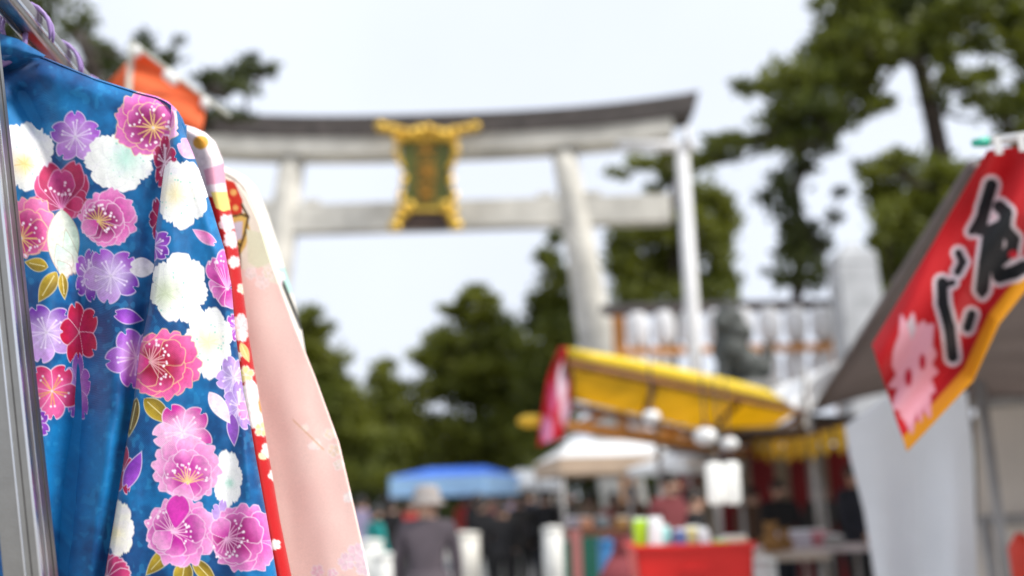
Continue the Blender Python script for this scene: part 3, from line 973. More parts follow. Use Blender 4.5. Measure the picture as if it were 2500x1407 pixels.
# ---- second kimono: red with pale shoulder
XR2 = lambda y: np.interp(y, [304, 312, 322, 345, 390, 450, 480, 560, 620, 700, 829, 1000, 1108, 1266, 1407, 2200], [440, 474, 502, 526, 545, 552, 557, 574, 584, 593, 609, 638, 656, 683, 712, 810])
def base2(x, y):
    n = VN.fbm(x, y, 60, 3)[:, None]
    return lin('b4060c') * (1 - n * .5) + lin('c80e12') * n * .5
def paint2(D):
    D.poly([(150, 150), (600, 250), (600, 470), (556, 476), (545, 470), (525, 480), (400, 470), (150, 420)], lin('ead6dc'))
    for k in range(8):
        D.petal(490, 348, k * 0.785 + 0.2, 62, 27, lin('f0e2e0'), lin('eedcde'), lin('d8b8c4'), lw=0.8, notch=0.1)
    D.dot(490, 348, 19, lin('d89a30'), 17)
    D.poly([(498, 415), (560, 395), (560, 445), (505, 452)], lin('dd9cb4'))
    D.poly([(515, 470), (575, 468), (562, 512), (545, 516), (528, 508)], lin('e8cf74'))
    for (x, y, r, c) in ((556, 545, 24, 'eec4cc'), (566, 585, 22, 'f0ccd2'), (572, 640, 16, 'eec8cc'), (592, 705, 14, 'ecd0a8'), (588, 790, 24, 'eebfc0'), (590, 818, 18, 'f0c8c4'),
                          (575, 870, 16, 'f2e6e2'), (600, 915, 22, 'e6cf8c'), (612, 960, 34, 'f0e0e2'), (622, 1010, 36, 'f2e4e2'), (640, 1048, 20, 'e8d890'), (656, 1100, 20, 'eed6d0'), (670, 1160, 16, 'f0dcd6'), (672, 1330, 14, 'eedcd4')):
        D.cherry(x, y, r, x * 0.1, lin(c), lin(c), lin('f4e4e0'), stam=False)
    D.leaf(588, 838, 608, 884, 10, lin('c8a050'), lin('e0c080'))
    D.leaf(632, 1108, 650, 1122, 8, lin('e8d8b0'), lin('e8d8b0'))
    D.dot(640, 985, 9, lin('d8943c'), 24)
k2 = empty('kimono', W(500, 1407, 1.43).xy.to_3d(), 0, 'red kimono with pale pink shoulder and gold flower directly behind the blue one', 'kimono', 'kimonos hung along the garment rack')
garment('sleeve', k2, lambda y: 200 + 0 * y, XR2, lambda x: np.interp(x, [-300, 200, 440, 480, 500], [270, 262, 303, 306, 308]), 306, 2200, 1.43,
        lambda x, y: 0.006 * gauss(x, XR2(y) - 34, 22) - 0.008 * gauss(x, XR2(y) - 78, 26) + 0.003 * (VN.fbm(x, y * .5, 60, 3) - .5), paint2, base2, m_silk, step=3.0, er=30, depth=0.03, xl_coarse=-200)
garment('back_panel', k2, lambda y: -200 + 0 * y, lambda y: XR2(y) - 5, lambda x: np.interp(x, [-300, 200, 440, 480, 500], [273, 265, 305, 308, 310]), 308, 2200, 1.472,
        lambda x, y: 0 * x, plain_paint, base2, m_silk, step=18, er=26, depth=-0.015)

# ---- third kimono: salmon pink
XR3 = lambda y: np.interp(y, [424, 430, 450, 480, 540, 620, 720, 800, 920, 1080, 1250, 1407, 2200], [530, 552, 584, 604, 632, 656, 692, 722, 770, 828, 868, 903, 1050])
def base3(x, y):
    n = VN.fbm(x, y, 110, 3)[:, None]
    return lin('f4cfc5') * (1 - n) + lin('f7dbd0') * n
def paint3(D):
    D.poly([(300, 380), (700, 400), (720, 700), (660, 690), (640, 650), (600, 660), (500, 620)], lin('ece6d4'))
    D.poly([(535, 435), (572, 445), (592, 490), (590, 525), (560, 530), (535, 510)], lin('cc2c14'))
    for (x, y, r) in ((570, 470, 8), (575, 508, 7), (556, 490, 6)):
        D.dot(x, y, r, lin('e8b060'))
    D.poly([(545, 530), (600, 520), (610, 560), (600, 600), (575, 640), (556, 590)], lin('dcb860'))
    D.poly([(568, 545), (592, 540), (590, 582), (574, 590)], lin('cfcad8'))
    for a in ([(590, 500), (606, 530), (598, 570), (584, 610), (586, 655)], [(560, 530), (590, 524), (606, 530)], [(574, 590), (588, 600)]):
        for (p0, p1) in zip(a[:-1], a[1:]):
            D.line(*p0, *p1, 3.0, lin('4a3410'))
    D.poly([(602, 560), (640, 570), (660, 640), (630, 655), (606, 640)], lin('dfe2c4'))
    for (x, y, r, c) in ((640, 690, 18, 'f2dcd4'), (612, 668, 16, 'f0e0d8'), (655, 668, 16, 'f0e4d0'), (745, 1045, 10, 'f2e2cc'), (772, 1085, 14, 'f4e6da'), (760, 1090, 9, 'f4e6da'), (805, 1060, 16, 'f2e0c8'), (815, 1100, 18, 'eed8c0'), (828, 1135, 15, 'f0e0d0'), (850, 1215, 14, 'f4ece4'),
                          (870, 1350, 26, 'f0d0da'), (846, 1372, 24, 'f2d4de'), (888, 1385, 24, 'f2d8e0'), (775, 1395, 18, 'efc6d2'), (812, 1400, 14, 'eec4d2')):
        D.cherry(x, y, r, x * 0.13, lin(c), lin(c), lin('f6ecec'), stam=False)
    D.line(716, 1026, 790, 1098, 1.3, lin('d8a878'))
k3 = empty('kimono', W(700, 1407, 1.56).xy.to_3d(), 0, 'salmon pink kimono with cream shoulder and pale blossoms, widest pale panel on the rack', 'kimono', 'kimonos hung along the garment rack')
garment('sleeve', k3, lambda y: 330 + 0 * y, XR3, lambda x: np.interp(x, [-200, 330, 500, 560], [250, 350, 424, 427]), 426, 2200, 1.56,
        lambda x, y: 0.005 * gauss(x, XR3(y) - 90, 70) - 0.0015 * gauss(x, XR3(y) - 150, 40) + 0.005 * (VN.fbm(x, y * .4, 130, 3) - .5), paint3, base3, m_silk, step=3.4, er=3, depth=0.002, xl_coarse=-60)
garment('back_panel', k3, lambda y: -60 + 0 * y, lambda y: XR3(y) - 16, lambda x: np.interp(x, [-200, 330, 500, 560], [252, 353, 426, 429]), 428, 2200, 1.605,
        lambda x, y: 0 * x, plain_paint, base3, m_silk, step=20, er=26, depth=-0.015)

# ---- fourth kimono: white
XR4 = lambda y: np.interp(y, [410, 418, 430, 455, 520, 640, 720, 800, 900, 1407, 2200], [540, 572, 598, 624, 654, 692, 716, 736, 752, 860, 1000])
def paint4(D):
    D.poly([(676, 650), (720, 660), (730, 720), (700, 715)], lin('a8d0c4'))
    D.line(690, 690, 735, 800, 5, lin('30302c'))
    D.line(640, 470, 690, 600, 2.5, lin('e0d4a0'))
    for k in range(6):
        D.cherry(640 + 30 * k, 560 + 120 * k, 26, k, lin('e8d4dc'), lin('e0c4d0'), lin('f0e8ec'), stam=False)
k4 = empty('kimono', W(640, 1407, 1.71).xy.to_3d(), 0, 'cream white kimono with a mint edge, last and farthest along the rack', 'kimono', 'kimonos hung along the garment rack')
garment('sleeve', k4, lambda y: 420 + 0 * y, XR4, lambda x: np.interp(x, [0, 420, 560, 600], [300, 380, 410, 412]), 411, 2100, 1.71,
        lambda x, y: 0.008 * gauss(x, XR4(y) - 30, 24) - 0.008 * gauss(x, XR4(y) - 52, 14) + 0.004 * (VN.fbm(x, y * .4, 90, 3) - .5), paint4,
        lambda x, y: np.tile(lin('e8e2d6'), (len(x), 1)), m_silk, step=4.5, er=34, depth=0.03, xl_coarse=60)
garment('back_panel', k4, lambda y: 60 + 0 * y, lambda y: XR4(y) - 16, lambda x: np.interp(x, [0, 420, 560, 600], [302, 383, 412, 414]), 413, 2100, 1.755,
        lambda x, y: 0 * x, plain_paint, lambda x, y: np.tile(lin('e8e2d6'), (len(x), 1)), m_silk, step=20, er=26, depth=-0.015)

for Y_, lab in ((1.328, 'lilac plastic hanger under the collar of the blue kimono'), (1.45, 'lilac plastic hanger just behind the blue kimono'),
                (1.582, 'lilac plastic hanger above the salmon pink kimono'), (1.732, 'lilac plastic hanger on the far part of the rail')):
    hanger(Y_, lab)

# ================================================================== trees
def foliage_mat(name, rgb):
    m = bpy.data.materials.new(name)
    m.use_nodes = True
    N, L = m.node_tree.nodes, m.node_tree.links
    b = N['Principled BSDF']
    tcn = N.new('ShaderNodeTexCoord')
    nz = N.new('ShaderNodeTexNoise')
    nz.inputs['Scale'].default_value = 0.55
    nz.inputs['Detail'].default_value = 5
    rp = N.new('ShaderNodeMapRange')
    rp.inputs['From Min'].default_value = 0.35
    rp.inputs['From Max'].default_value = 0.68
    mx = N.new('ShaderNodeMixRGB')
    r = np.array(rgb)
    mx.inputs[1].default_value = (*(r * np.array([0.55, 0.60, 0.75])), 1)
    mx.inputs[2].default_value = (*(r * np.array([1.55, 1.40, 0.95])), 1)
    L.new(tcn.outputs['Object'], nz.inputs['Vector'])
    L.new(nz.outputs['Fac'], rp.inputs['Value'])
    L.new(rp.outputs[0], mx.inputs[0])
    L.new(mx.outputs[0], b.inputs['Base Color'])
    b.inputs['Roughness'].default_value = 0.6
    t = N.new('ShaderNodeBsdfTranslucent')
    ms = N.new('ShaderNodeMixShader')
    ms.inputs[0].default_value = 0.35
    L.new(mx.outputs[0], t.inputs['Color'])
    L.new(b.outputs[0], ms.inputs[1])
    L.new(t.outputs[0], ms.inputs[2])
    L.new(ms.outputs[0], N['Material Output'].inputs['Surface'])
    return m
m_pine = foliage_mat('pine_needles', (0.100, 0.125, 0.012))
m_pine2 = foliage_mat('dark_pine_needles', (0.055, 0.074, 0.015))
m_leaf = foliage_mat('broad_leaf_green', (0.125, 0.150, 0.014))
m_bark = mat('pine_bark', (0.055, 0.042, 0.034), 0.95, 0.35, 5, bump=0.8, bscale=14)

def leaf_cloud(clumps, size, dens, flat=1.0, seed=0):
    """clumps: (centre, (rx, ry, rz)); many leaf-sized faces spread unevenly through each clump"""
    g = np.random.default_rng(seed)
    V = []
    for c, r in clumps:
        r = np.asarray(r)
        area = math.pi * (r[0] * r[2])
        n = int(3.2 * dens * area / (size * size * 0.30)) + 12
        # several sub-tufts so that the outline stays ragged
        k = max(4, int(6 + 5 * r.max()))
        d = g.normal(size=(k, 3)); d /= np.linalg.norm(d, axis=1)[:, None]
        tc_ = np.asarray(c)[None] + d * (g.random((k, 1)) ** 0.6) * r[None] * 0.85
        w = g.random(k) + 0.3
        own = g.choice(k, n, p=w / w.sum())
        o = g.normal(size=(n, 3))
        o /= np.linalg.norm(o, axis=1)[:, None]
        o *= (g.random((n, 1)) ** 0.5) * (r[None] * 0.56)
        p = tc_[own] + o
        a = g.normal(size=(n, 3)); a[:, 2] = np.abs(a[:, 2]) * 0.7 + 0.2
        a /= np.linalg.norm(a, axis=1)[:, None]
        b = np.cross(a, g.normal(size=(n, 3))); b /= np.linalg.norm(b, axis=1)[:, None]
        s = size * g.uniform(0.6, 1.35, (n, 1))
        a = a * s; b = b * s * 0.30
        V.append(np.stack([p - b * 0.4, p + a * 0.5 - b, p + a, p + a * 0.5 + b], 1))
    V = np.concatenate(V).reshape(-1, 3)
    return V, np.arange(len(V)).reshape(-1, 4)

def tree(name, label, trunk_px, Y, clumps_px, m, size=0.22, dens=1.3, rad=(0.28, 0.10), group='trees around the shrine', dy=0.0, limbs=True, seed=1, zr=1.22, fill=0):
    """trunk_px: photo points from base to top at distance Y; clumps_px: (x, y, rx, ry[, dY])"""
    g = random.Random(seed)
    pts = [W(x, y, Y) for x, y in trunk_px]
    base = Vector((pts[0].x, pts[0].y, 0))
    pts = [base] + [p for p in pts if p.z > 0.4]
    root = empty(name, base, 0, label, 'tree', group)
    mb = MB()
    n = len(pts)
    mb.tube(pts, [rad[0] + (rad[1] - rad[0]) * k / (n - 1) for k in range(n)], 10)
    tr = mb.build('trunk', m_bark, root, True)
    cl = []
    if fill:
        clumps_px = list(clumps_px) + [(x + g.uniform(-.7, .7) * rx, y + g.uniform(-.6, .6) * ry, rx * .8, ry * .8) for (x, y, rx, ry) in clumps_px if (fill < 1.5 and y < 150) or g.random() < fill - 0.5]
    ax = [(p_.x, p_.z) for p_ in pts]
    clumps_px = sorted(clumps_px, key=lambda c: min(math.hypot(W(c[0], c[1], Y).x - a_, W(c[0], c[1], Y).z - b_) for a_, b_ in ax))
    nodes = list(pts[1:])
    for c in clumps_px:
        x, y, rx, ry = c[:4]
        yy = Y + (c[4] if len(c) > 4 else g.uniform(-1, 1) * 1.4)
        k = yy / FPX
        p = W(x, y, yy)
        cl.append((np.array(p), (rx * k * zr, rx * k * 0.9 * zr, ry * k * zr)))
        if limbs:
            # limb leaves the trunk a little below its tuft
            q = min(nodes, key=lambda v: (v - p).length) + Vector((0, 0, -0.08))
            nodes.append(p)
            if q.z < 0.8: q.z = 0.8
            mid = (q + p) / 2 + Vector((g.uniform(-.2, .2), g.uniform(-.2, .2), -0.15))
            mb = MB()
            mb.tube([q, mid, p], [0.06, 0.035, 0.012], 6)
            mb.build('limb', m_bark, tr, True)
    V, Q = leaf_cloud(cl, size, dens, seed=seed)
    me = quads_mesh('crown', to_local(V, root), Q)
    link_mesh('crown', me, m, root)
    return root

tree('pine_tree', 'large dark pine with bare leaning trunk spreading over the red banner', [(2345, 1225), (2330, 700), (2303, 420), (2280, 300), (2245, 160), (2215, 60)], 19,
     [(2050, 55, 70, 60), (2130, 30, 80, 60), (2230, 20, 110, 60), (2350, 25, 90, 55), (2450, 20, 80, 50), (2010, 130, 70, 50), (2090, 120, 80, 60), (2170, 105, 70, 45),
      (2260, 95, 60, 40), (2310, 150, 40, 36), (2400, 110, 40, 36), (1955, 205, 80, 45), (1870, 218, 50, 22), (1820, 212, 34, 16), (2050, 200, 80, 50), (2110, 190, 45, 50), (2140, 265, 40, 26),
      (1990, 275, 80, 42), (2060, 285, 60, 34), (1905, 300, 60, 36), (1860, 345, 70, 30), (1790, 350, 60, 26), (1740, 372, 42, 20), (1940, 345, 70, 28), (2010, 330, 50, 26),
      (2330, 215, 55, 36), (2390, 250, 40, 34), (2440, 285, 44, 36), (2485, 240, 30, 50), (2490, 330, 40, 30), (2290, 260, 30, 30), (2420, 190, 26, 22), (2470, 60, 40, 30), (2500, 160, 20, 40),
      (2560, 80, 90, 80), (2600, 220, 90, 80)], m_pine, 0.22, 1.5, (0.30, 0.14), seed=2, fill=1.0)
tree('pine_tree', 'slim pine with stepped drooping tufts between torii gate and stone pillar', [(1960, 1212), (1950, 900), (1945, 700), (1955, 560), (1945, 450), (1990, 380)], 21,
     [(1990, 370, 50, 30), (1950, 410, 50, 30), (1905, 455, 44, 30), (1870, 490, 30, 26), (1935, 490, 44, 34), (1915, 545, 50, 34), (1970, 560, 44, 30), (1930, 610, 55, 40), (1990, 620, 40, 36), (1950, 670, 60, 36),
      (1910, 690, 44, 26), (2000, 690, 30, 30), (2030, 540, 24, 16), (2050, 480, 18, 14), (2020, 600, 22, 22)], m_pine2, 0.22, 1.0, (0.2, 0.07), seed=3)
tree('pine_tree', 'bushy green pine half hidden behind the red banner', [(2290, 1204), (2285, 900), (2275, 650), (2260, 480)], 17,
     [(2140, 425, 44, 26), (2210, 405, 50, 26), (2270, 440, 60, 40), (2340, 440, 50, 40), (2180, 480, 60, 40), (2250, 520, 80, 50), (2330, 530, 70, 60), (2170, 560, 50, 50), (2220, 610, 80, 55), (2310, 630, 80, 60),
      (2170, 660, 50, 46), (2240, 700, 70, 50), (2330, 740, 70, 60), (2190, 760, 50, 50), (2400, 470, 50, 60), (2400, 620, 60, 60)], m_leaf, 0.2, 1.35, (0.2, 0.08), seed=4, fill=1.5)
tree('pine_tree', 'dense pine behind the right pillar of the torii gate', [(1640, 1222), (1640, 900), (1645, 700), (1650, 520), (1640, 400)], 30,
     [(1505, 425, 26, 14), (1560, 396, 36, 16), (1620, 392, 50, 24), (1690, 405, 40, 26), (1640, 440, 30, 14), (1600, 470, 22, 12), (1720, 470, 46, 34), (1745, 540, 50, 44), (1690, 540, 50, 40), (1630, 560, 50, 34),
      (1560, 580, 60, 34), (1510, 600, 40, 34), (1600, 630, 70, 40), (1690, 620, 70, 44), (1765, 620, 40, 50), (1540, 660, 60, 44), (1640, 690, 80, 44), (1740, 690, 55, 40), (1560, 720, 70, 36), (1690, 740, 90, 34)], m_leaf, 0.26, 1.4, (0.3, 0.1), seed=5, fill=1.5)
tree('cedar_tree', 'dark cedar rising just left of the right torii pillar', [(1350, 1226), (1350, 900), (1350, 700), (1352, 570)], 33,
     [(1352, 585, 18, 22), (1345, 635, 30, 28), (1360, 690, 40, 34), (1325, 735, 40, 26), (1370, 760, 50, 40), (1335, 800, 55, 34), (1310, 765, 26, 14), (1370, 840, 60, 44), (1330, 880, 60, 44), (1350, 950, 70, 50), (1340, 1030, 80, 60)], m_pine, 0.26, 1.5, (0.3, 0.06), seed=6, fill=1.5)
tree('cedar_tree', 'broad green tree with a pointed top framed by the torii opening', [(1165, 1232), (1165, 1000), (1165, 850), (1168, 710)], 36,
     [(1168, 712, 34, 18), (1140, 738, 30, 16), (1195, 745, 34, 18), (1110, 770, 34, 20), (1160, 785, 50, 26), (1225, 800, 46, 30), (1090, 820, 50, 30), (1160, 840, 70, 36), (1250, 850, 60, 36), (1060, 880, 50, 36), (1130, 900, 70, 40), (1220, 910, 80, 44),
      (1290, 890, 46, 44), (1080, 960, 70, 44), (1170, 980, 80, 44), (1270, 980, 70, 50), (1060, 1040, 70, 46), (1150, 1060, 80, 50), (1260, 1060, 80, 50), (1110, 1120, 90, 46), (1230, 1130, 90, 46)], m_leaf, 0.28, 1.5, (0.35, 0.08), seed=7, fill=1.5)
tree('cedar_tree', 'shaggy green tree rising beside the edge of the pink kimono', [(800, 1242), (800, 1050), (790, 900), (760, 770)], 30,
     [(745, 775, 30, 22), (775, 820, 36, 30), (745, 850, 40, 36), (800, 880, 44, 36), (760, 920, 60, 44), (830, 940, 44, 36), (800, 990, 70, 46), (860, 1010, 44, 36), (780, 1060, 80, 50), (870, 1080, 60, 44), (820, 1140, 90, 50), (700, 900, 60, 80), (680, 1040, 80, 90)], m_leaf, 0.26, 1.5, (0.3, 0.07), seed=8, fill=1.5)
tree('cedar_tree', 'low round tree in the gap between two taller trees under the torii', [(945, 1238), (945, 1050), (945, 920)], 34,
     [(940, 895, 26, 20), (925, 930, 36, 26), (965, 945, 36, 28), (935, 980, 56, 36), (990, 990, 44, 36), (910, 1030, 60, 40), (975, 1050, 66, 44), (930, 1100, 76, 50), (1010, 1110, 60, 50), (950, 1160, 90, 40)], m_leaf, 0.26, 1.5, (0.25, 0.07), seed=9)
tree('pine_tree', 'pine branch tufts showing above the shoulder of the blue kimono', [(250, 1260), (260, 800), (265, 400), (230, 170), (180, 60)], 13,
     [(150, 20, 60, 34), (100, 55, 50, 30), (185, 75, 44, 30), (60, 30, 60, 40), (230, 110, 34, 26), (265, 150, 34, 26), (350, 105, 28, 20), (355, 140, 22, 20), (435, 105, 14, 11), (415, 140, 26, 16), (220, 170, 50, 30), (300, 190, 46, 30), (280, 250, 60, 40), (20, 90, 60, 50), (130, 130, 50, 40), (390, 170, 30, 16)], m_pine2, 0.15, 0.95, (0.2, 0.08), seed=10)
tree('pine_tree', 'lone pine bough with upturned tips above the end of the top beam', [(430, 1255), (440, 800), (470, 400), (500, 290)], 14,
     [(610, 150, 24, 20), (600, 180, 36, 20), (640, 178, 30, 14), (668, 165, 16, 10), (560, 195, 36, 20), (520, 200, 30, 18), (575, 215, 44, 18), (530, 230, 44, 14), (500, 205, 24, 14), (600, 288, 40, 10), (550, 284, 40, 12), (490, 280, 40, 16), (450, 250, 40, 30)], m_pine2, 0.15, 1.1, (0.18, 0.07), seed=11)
# far wood closing the view under the crowns: one mass of leaves
g = np.random.default_rng(5)
cl = []
for k in range(70):
    x = -26 + 62 * k / 69 + g.uniform(-.5, .5)
    for h_ in (1.0, 2.6):
        cl.append((np.array([x, 44 + g.uniform(-2, 2), h_ + g.uniform(-.3, .3)]), (1.5, 1.2, 1.1)))
V, Q = leaf_cloud(cl, 0.45, 1.3, seed=9)
o = link_mesh('far_hedge', quads_mesh('far_hedge', V, Q), m_pine2)
tag(o, 'dark mass of far shrubs closing the view behind the market', 'shrubs', kind='stuff')

# ================================================================== banners
def cloth_sheet(name, parent, PX, PY, Yd, col, m):
    me = grid_mesh(name, to_local(Warr(PX, PY, Yd), parent), PX.shape, col)
    o = link_mesh(name, me, m, parent, True)
    md = o.modifiers.new('thickness', 'SOLIDIFY'); md.thickness = 0.0015
    return o
m_flag = mat_print('printed_banner_cloth', 0.75, 0.30, 0.1, 0.1)
def bilerp(A, B, C, D, s, t):
    """A top-left, B top-right, C bottom-right, D bottom-left"""
    return [(A[i] * (1 - s) + B[i] * s) * (1 - t) + (D[i] * (1 - s) + C[i] * s) * t for i in (0, 1)]

# ---- red banner with black writing
YB = 2.32
rb = empty('festival_banner', W(2560, 1407, YB).xy.to_3d(), 0, 'red festival banner with black writing, pink figure and yellow border tilted on a white pole', 'banner')
t, s = np.meshgrid(np.linspace(0, 1, 330), np.linspace(0, 1, 190), indexing='ij')     # t down the length, s across
LX = np.interp(t, [0, .5, 1], [2412, 2272, 2128]); LY = np.interp(t, [0, .5, 1], [368, 604, 842])
RX = np.interp(t, [0, .25, .40, .55, .72, 1], [2760, 2640, 2520, 2440, 2375, 2214]); RY = np.interp(t, [0, .25, .40, .55, .72, 1], [322, 560, 690, 790, 930, 1102])
PX = LX + (RX - LX) * s; PY = LY + (RY - LY) * s
Yd = YB + 0.035 * np.sin(7.5 * s + 3.5 * t) + 0.02 * np.sin(14 * s - 4 * t) + 0.10 * t
D = Dye(PX, PY, lin('d01420'))
D.aa = 2.2
n = VN.fbm(D.x, D.y, 160, 3)[:, None]
D.c = lin('b00f1c') * (1 - n) + lin('e2222a') * n
# yellow border along the free edge
sm = s.ravel(); tm = t.ravel()
bw = np.interp(tm, [0, .4, .6, .75, 1], [0.07, 0.15, 0.15, 0.14, 0.14])
k = smooth01((sm - (1 - bw)) / 0.02)[:, None]
D.c = D.c * (1 - k) + lin('e8a010') * k
# pale outline first, then the ink
ink = [([(2420, 452), (2404, 508), (2392, 560)], 17), ([(2398, 520), (2372, 566)], 10), ([(2440, 505), (2456, 520), (2452, 548), (2416, 566)], 17), ([(2416, 566), (2406, 640), (2398, 706)], 18), ([(2452, 560), (2474, 585), (2470, 612), (2436, 640)], 17),
       ([(2436, 580), (2428, 640), (2440, 676)], 17), ([(2440, 674), (2478, 664), (2500, 652)], 18), ([(2340, 618), (2350, 640), (2338, 664)], 11), ([(2300, 690), (2302, 742), (2318, 800), (2326, 872)], 15), ([(2296, 700), (2326, 690)], 9), ([(2372, 768), (2362, 800)], 13), ([(2400, 690), (2398, 720)], 9)]
for col, ex in ((lin('e8d8dc'), 9), (lin('1c1e22'), 0)):
    for pts, w in ink:
        for p0, p1 in zip(pts[:-1], pts[1:]):
            D.line(*p0, *p1, w * 0.95 + ex, col)
D.dot(2474, 622, 12, lin('d82438'), 10)
# pink figure with two red eyes
_g = random.Random(4)
_sp = []
for _k in range(30):
    _a = 2 * math.pi * (_k + _g.uniform(-.3, .3)) / 30
    _r = (_g.uniform(0.88, 1.12) if _k % 2 else _g.uniform(0.62, 1.0)) * (1.12 if math.sin(_a) < -0.6 else 0.98)
    _u, _v = 62 * _r * math.cos(_a), 142 * _r * math.sin(_a)
    _sp.append((2232 + _u * 0.93 + _v * -0.10, 912 + _u * 0.36 + _v * 0.92))
D.poly(_sp, lin('f0b4c2'), lin('e6a4b2'), 4)
D.dot(2218, 922, 9, lin('c8203c'), 22); D.dot(2252, 884, 8, lin('c8203c'), 20)
D.poly([(2214, 790), (2226, 770), (2236, 800), (2226, 830)], lin('d8c8d0'))
cloth_sheet('flag', rb, PX, PY, Yd, D.c, m_flag)
m_white_pl = mat('white_plastic_pole', (0.78, 0.78, 0.77), 0.4, 0.05, 20)
m_teal_pl = mat('teal_plastic_cap', lin('3cb89c'), 0.4, 0.05, 20)
mb = MB(); mb.tube([W(2408, 346, YB), W(2770, 300, YB)], 0.0125, 12); mb.build('crossbar', m_white_pl, rb, True)
mb = MB(); mb.tube([W(2376, 350, YB), W(2410, 346, YB)], [0.010, 0.0145], 12); mb.build('end_cap', m_teal_pl, rb, True)
ptop, pbm = W(2768, 280, YB + 0.03), W(2700, 1500, YB + 0.03)
d_ = (pbm - ptop).normalized(); pg = ptop + d_ * (-ptop.z / d_.z)
mb = MB(); mb.tube([pg, ptop], 0.018, 12); mb.build('pole', m_white_pl, rb, True)
for x in (2432, 2490, 2560, 2640, 2710):
    y = 346 - (x - 2408) * 0.127
    mb = MB(); mb.bar(W(x, y - 10, YB - 0.016), W(x + 8, y + 34, YB - 0.010), 0.018, 0.004, up=(0, 1, 0)); mb.build('loop_tab', mat('white_webbing', (0.75, 0.74, 0.72), 0.8), rb)

# ---- orange banner behind the kimonos
YO = 3.6
ob = empty('festival_banner', W(420, 1407, YO).xy.to_3d(), 0, 'plain orange banner tied to a tilted pale pole above the kimono shoulders', 'banner')
s, t = np.meshgrid(np.linspace(0, 1, 40), np.linspace(0, 1, 40))
A, B, C, D4 = (338, 122), (506, 246), (474, 420), (222, 250)
PX, PY = bilerp(A, B, C, D4, s, t)
Yd = YO + 0.04 * np.sin(5 * s + 2 * t) + 0.03 * np.sin(9 * t + s)
n = VN.fbm(PX, PY, 120, 3).ravel()[:, None]
cloth_sheet('flag', ob, PX, PY, Yd, lin('ea6c3c') * (1 - n) + lin('f07e4e') * n, m_flag)
m_pale_pole = mat('pale_bamboo_pole', (0.50, 0.50, 0.42), 0.5, 0.1, 20)
p0, p1 = W(318, 100, YO - .03), W(560, 284, YO - .03)
mb = MB(); mb.tube([p0, p1], 0.008, 10); mb.build('crossbar', m_pale_pole, ob, True)
mb = MB(); mb.tube([W(322, 106, YO), Vector((W(322, 106, YO).x, YO, 0))], 0.012, 10); mb.build('pole', m_pale_pole, ob, True)
m_web = _mats['white_webbing']
for (x, y) in ((334, 126), (410, 184), (424, 196), (502, 252)):
    mb = MB(); mb.ball(W(x, y, YO - .03), (0.022, 0.02, 0.026), 10); mb.build('tie_knot', m_web, ob, True)

# ================================================================== white flag mast with crossbar
YM = 14.0
mast = empty('flag_mast', Vector((W(1700, 900, YM).x, YM, 0)), 0, 'white steel mast with a crossbar at its top in front of the torii', 'mast')
m_wsteel = mat('white_painted_steel', (0.66, 0.655, 0.65), 0.45, 0.06, 3)
a, b = W(1664, 352, YM), W(1698, 890, YM)
d_ = (b - a).normalized(); b = a + d_ * (-a.z / d_.z)
mb = MB(); mb.tube([b, a + Vector((0, 0, 0.02))], [0.125, 0.105], 14); mb.build('pole', m_wsteel, mast, True)
mb = MB(); mb.tube([W(1508, 358, YM), W(1696, 358, YM)], 0.088, 12); mb.build('crossbar', m_wsteel, mast, True)
mb = MB(); mb.tube([W(1680, 360, YM - .1), W(1676, 312, YM - .1)], 0.05, 10); mb.build('pulley_post', m_wsteel, mast, True)

# ================================================================== lantern rack, lanterns, guardian lion, stone pillar
YL = 17.0
lk = YL / FPX
m_wood_o = mat('orange_cedar', lin('c88a4c'), 0.6, 0.15, 4)
m_wood_d = mat('dark_timber', (0.065, 0.045, 0.038), 0.7, 0.25, 5)
m_tile = mat('grey_roof_board', (0.12, 0.115, 0.12), 0.7, 0.2, 5)
lr = empty('lantern_rack', Vector((W(1780, 900, YL).x, YL, 0)), 0, 'timber lantern rack with dark roof standing behind the yellow stall', 'rack')
def L3(x, y, dy=0): 
    v = W(x, y, YL); v.y += dy; return v
for (x, yt, yb) in ((1512, 752, 1100), (2046, 742, 1100)):
    mb = MB(); a = L3(x, yt, 0.25); mb.bar(Vector((a.x, a.y, 0)), a, 0.24, 0.2, bevel=0.01); mb.build('post', m_wood_o, lr)
mb = MB(); mb.bar(L3(1470, 748, 0.30), L3(2080, 732, 0.30), 0.35, 0.12); mb.build('roof', m_tile, lr)
mb = MB(); mb.bar(L3(1480, 762, 0.0), L3(2070, 745, 0.0), 0.14, 0.14); mb.build('beam', m_wood_d, lr)
for y0, y1 in ((866, 852), (966, 952), (1064, 1048)):
    mb = MB(); mb.bar(L3(1505, y0, -0.3), L3(2050, y1, -0.3), 0.10, 0.14, bevel=0.01); mb.build('rail', m_wood_o, lr)
m_paper = mat('white_lantern_paper', (0.88, 0.875, 0.88), 0.8, 0.02, 4, trans=0.35)
m_black = mat('black_lacquer', (0.03, 0.03, 0.035), 0.5, 0.1, 6)
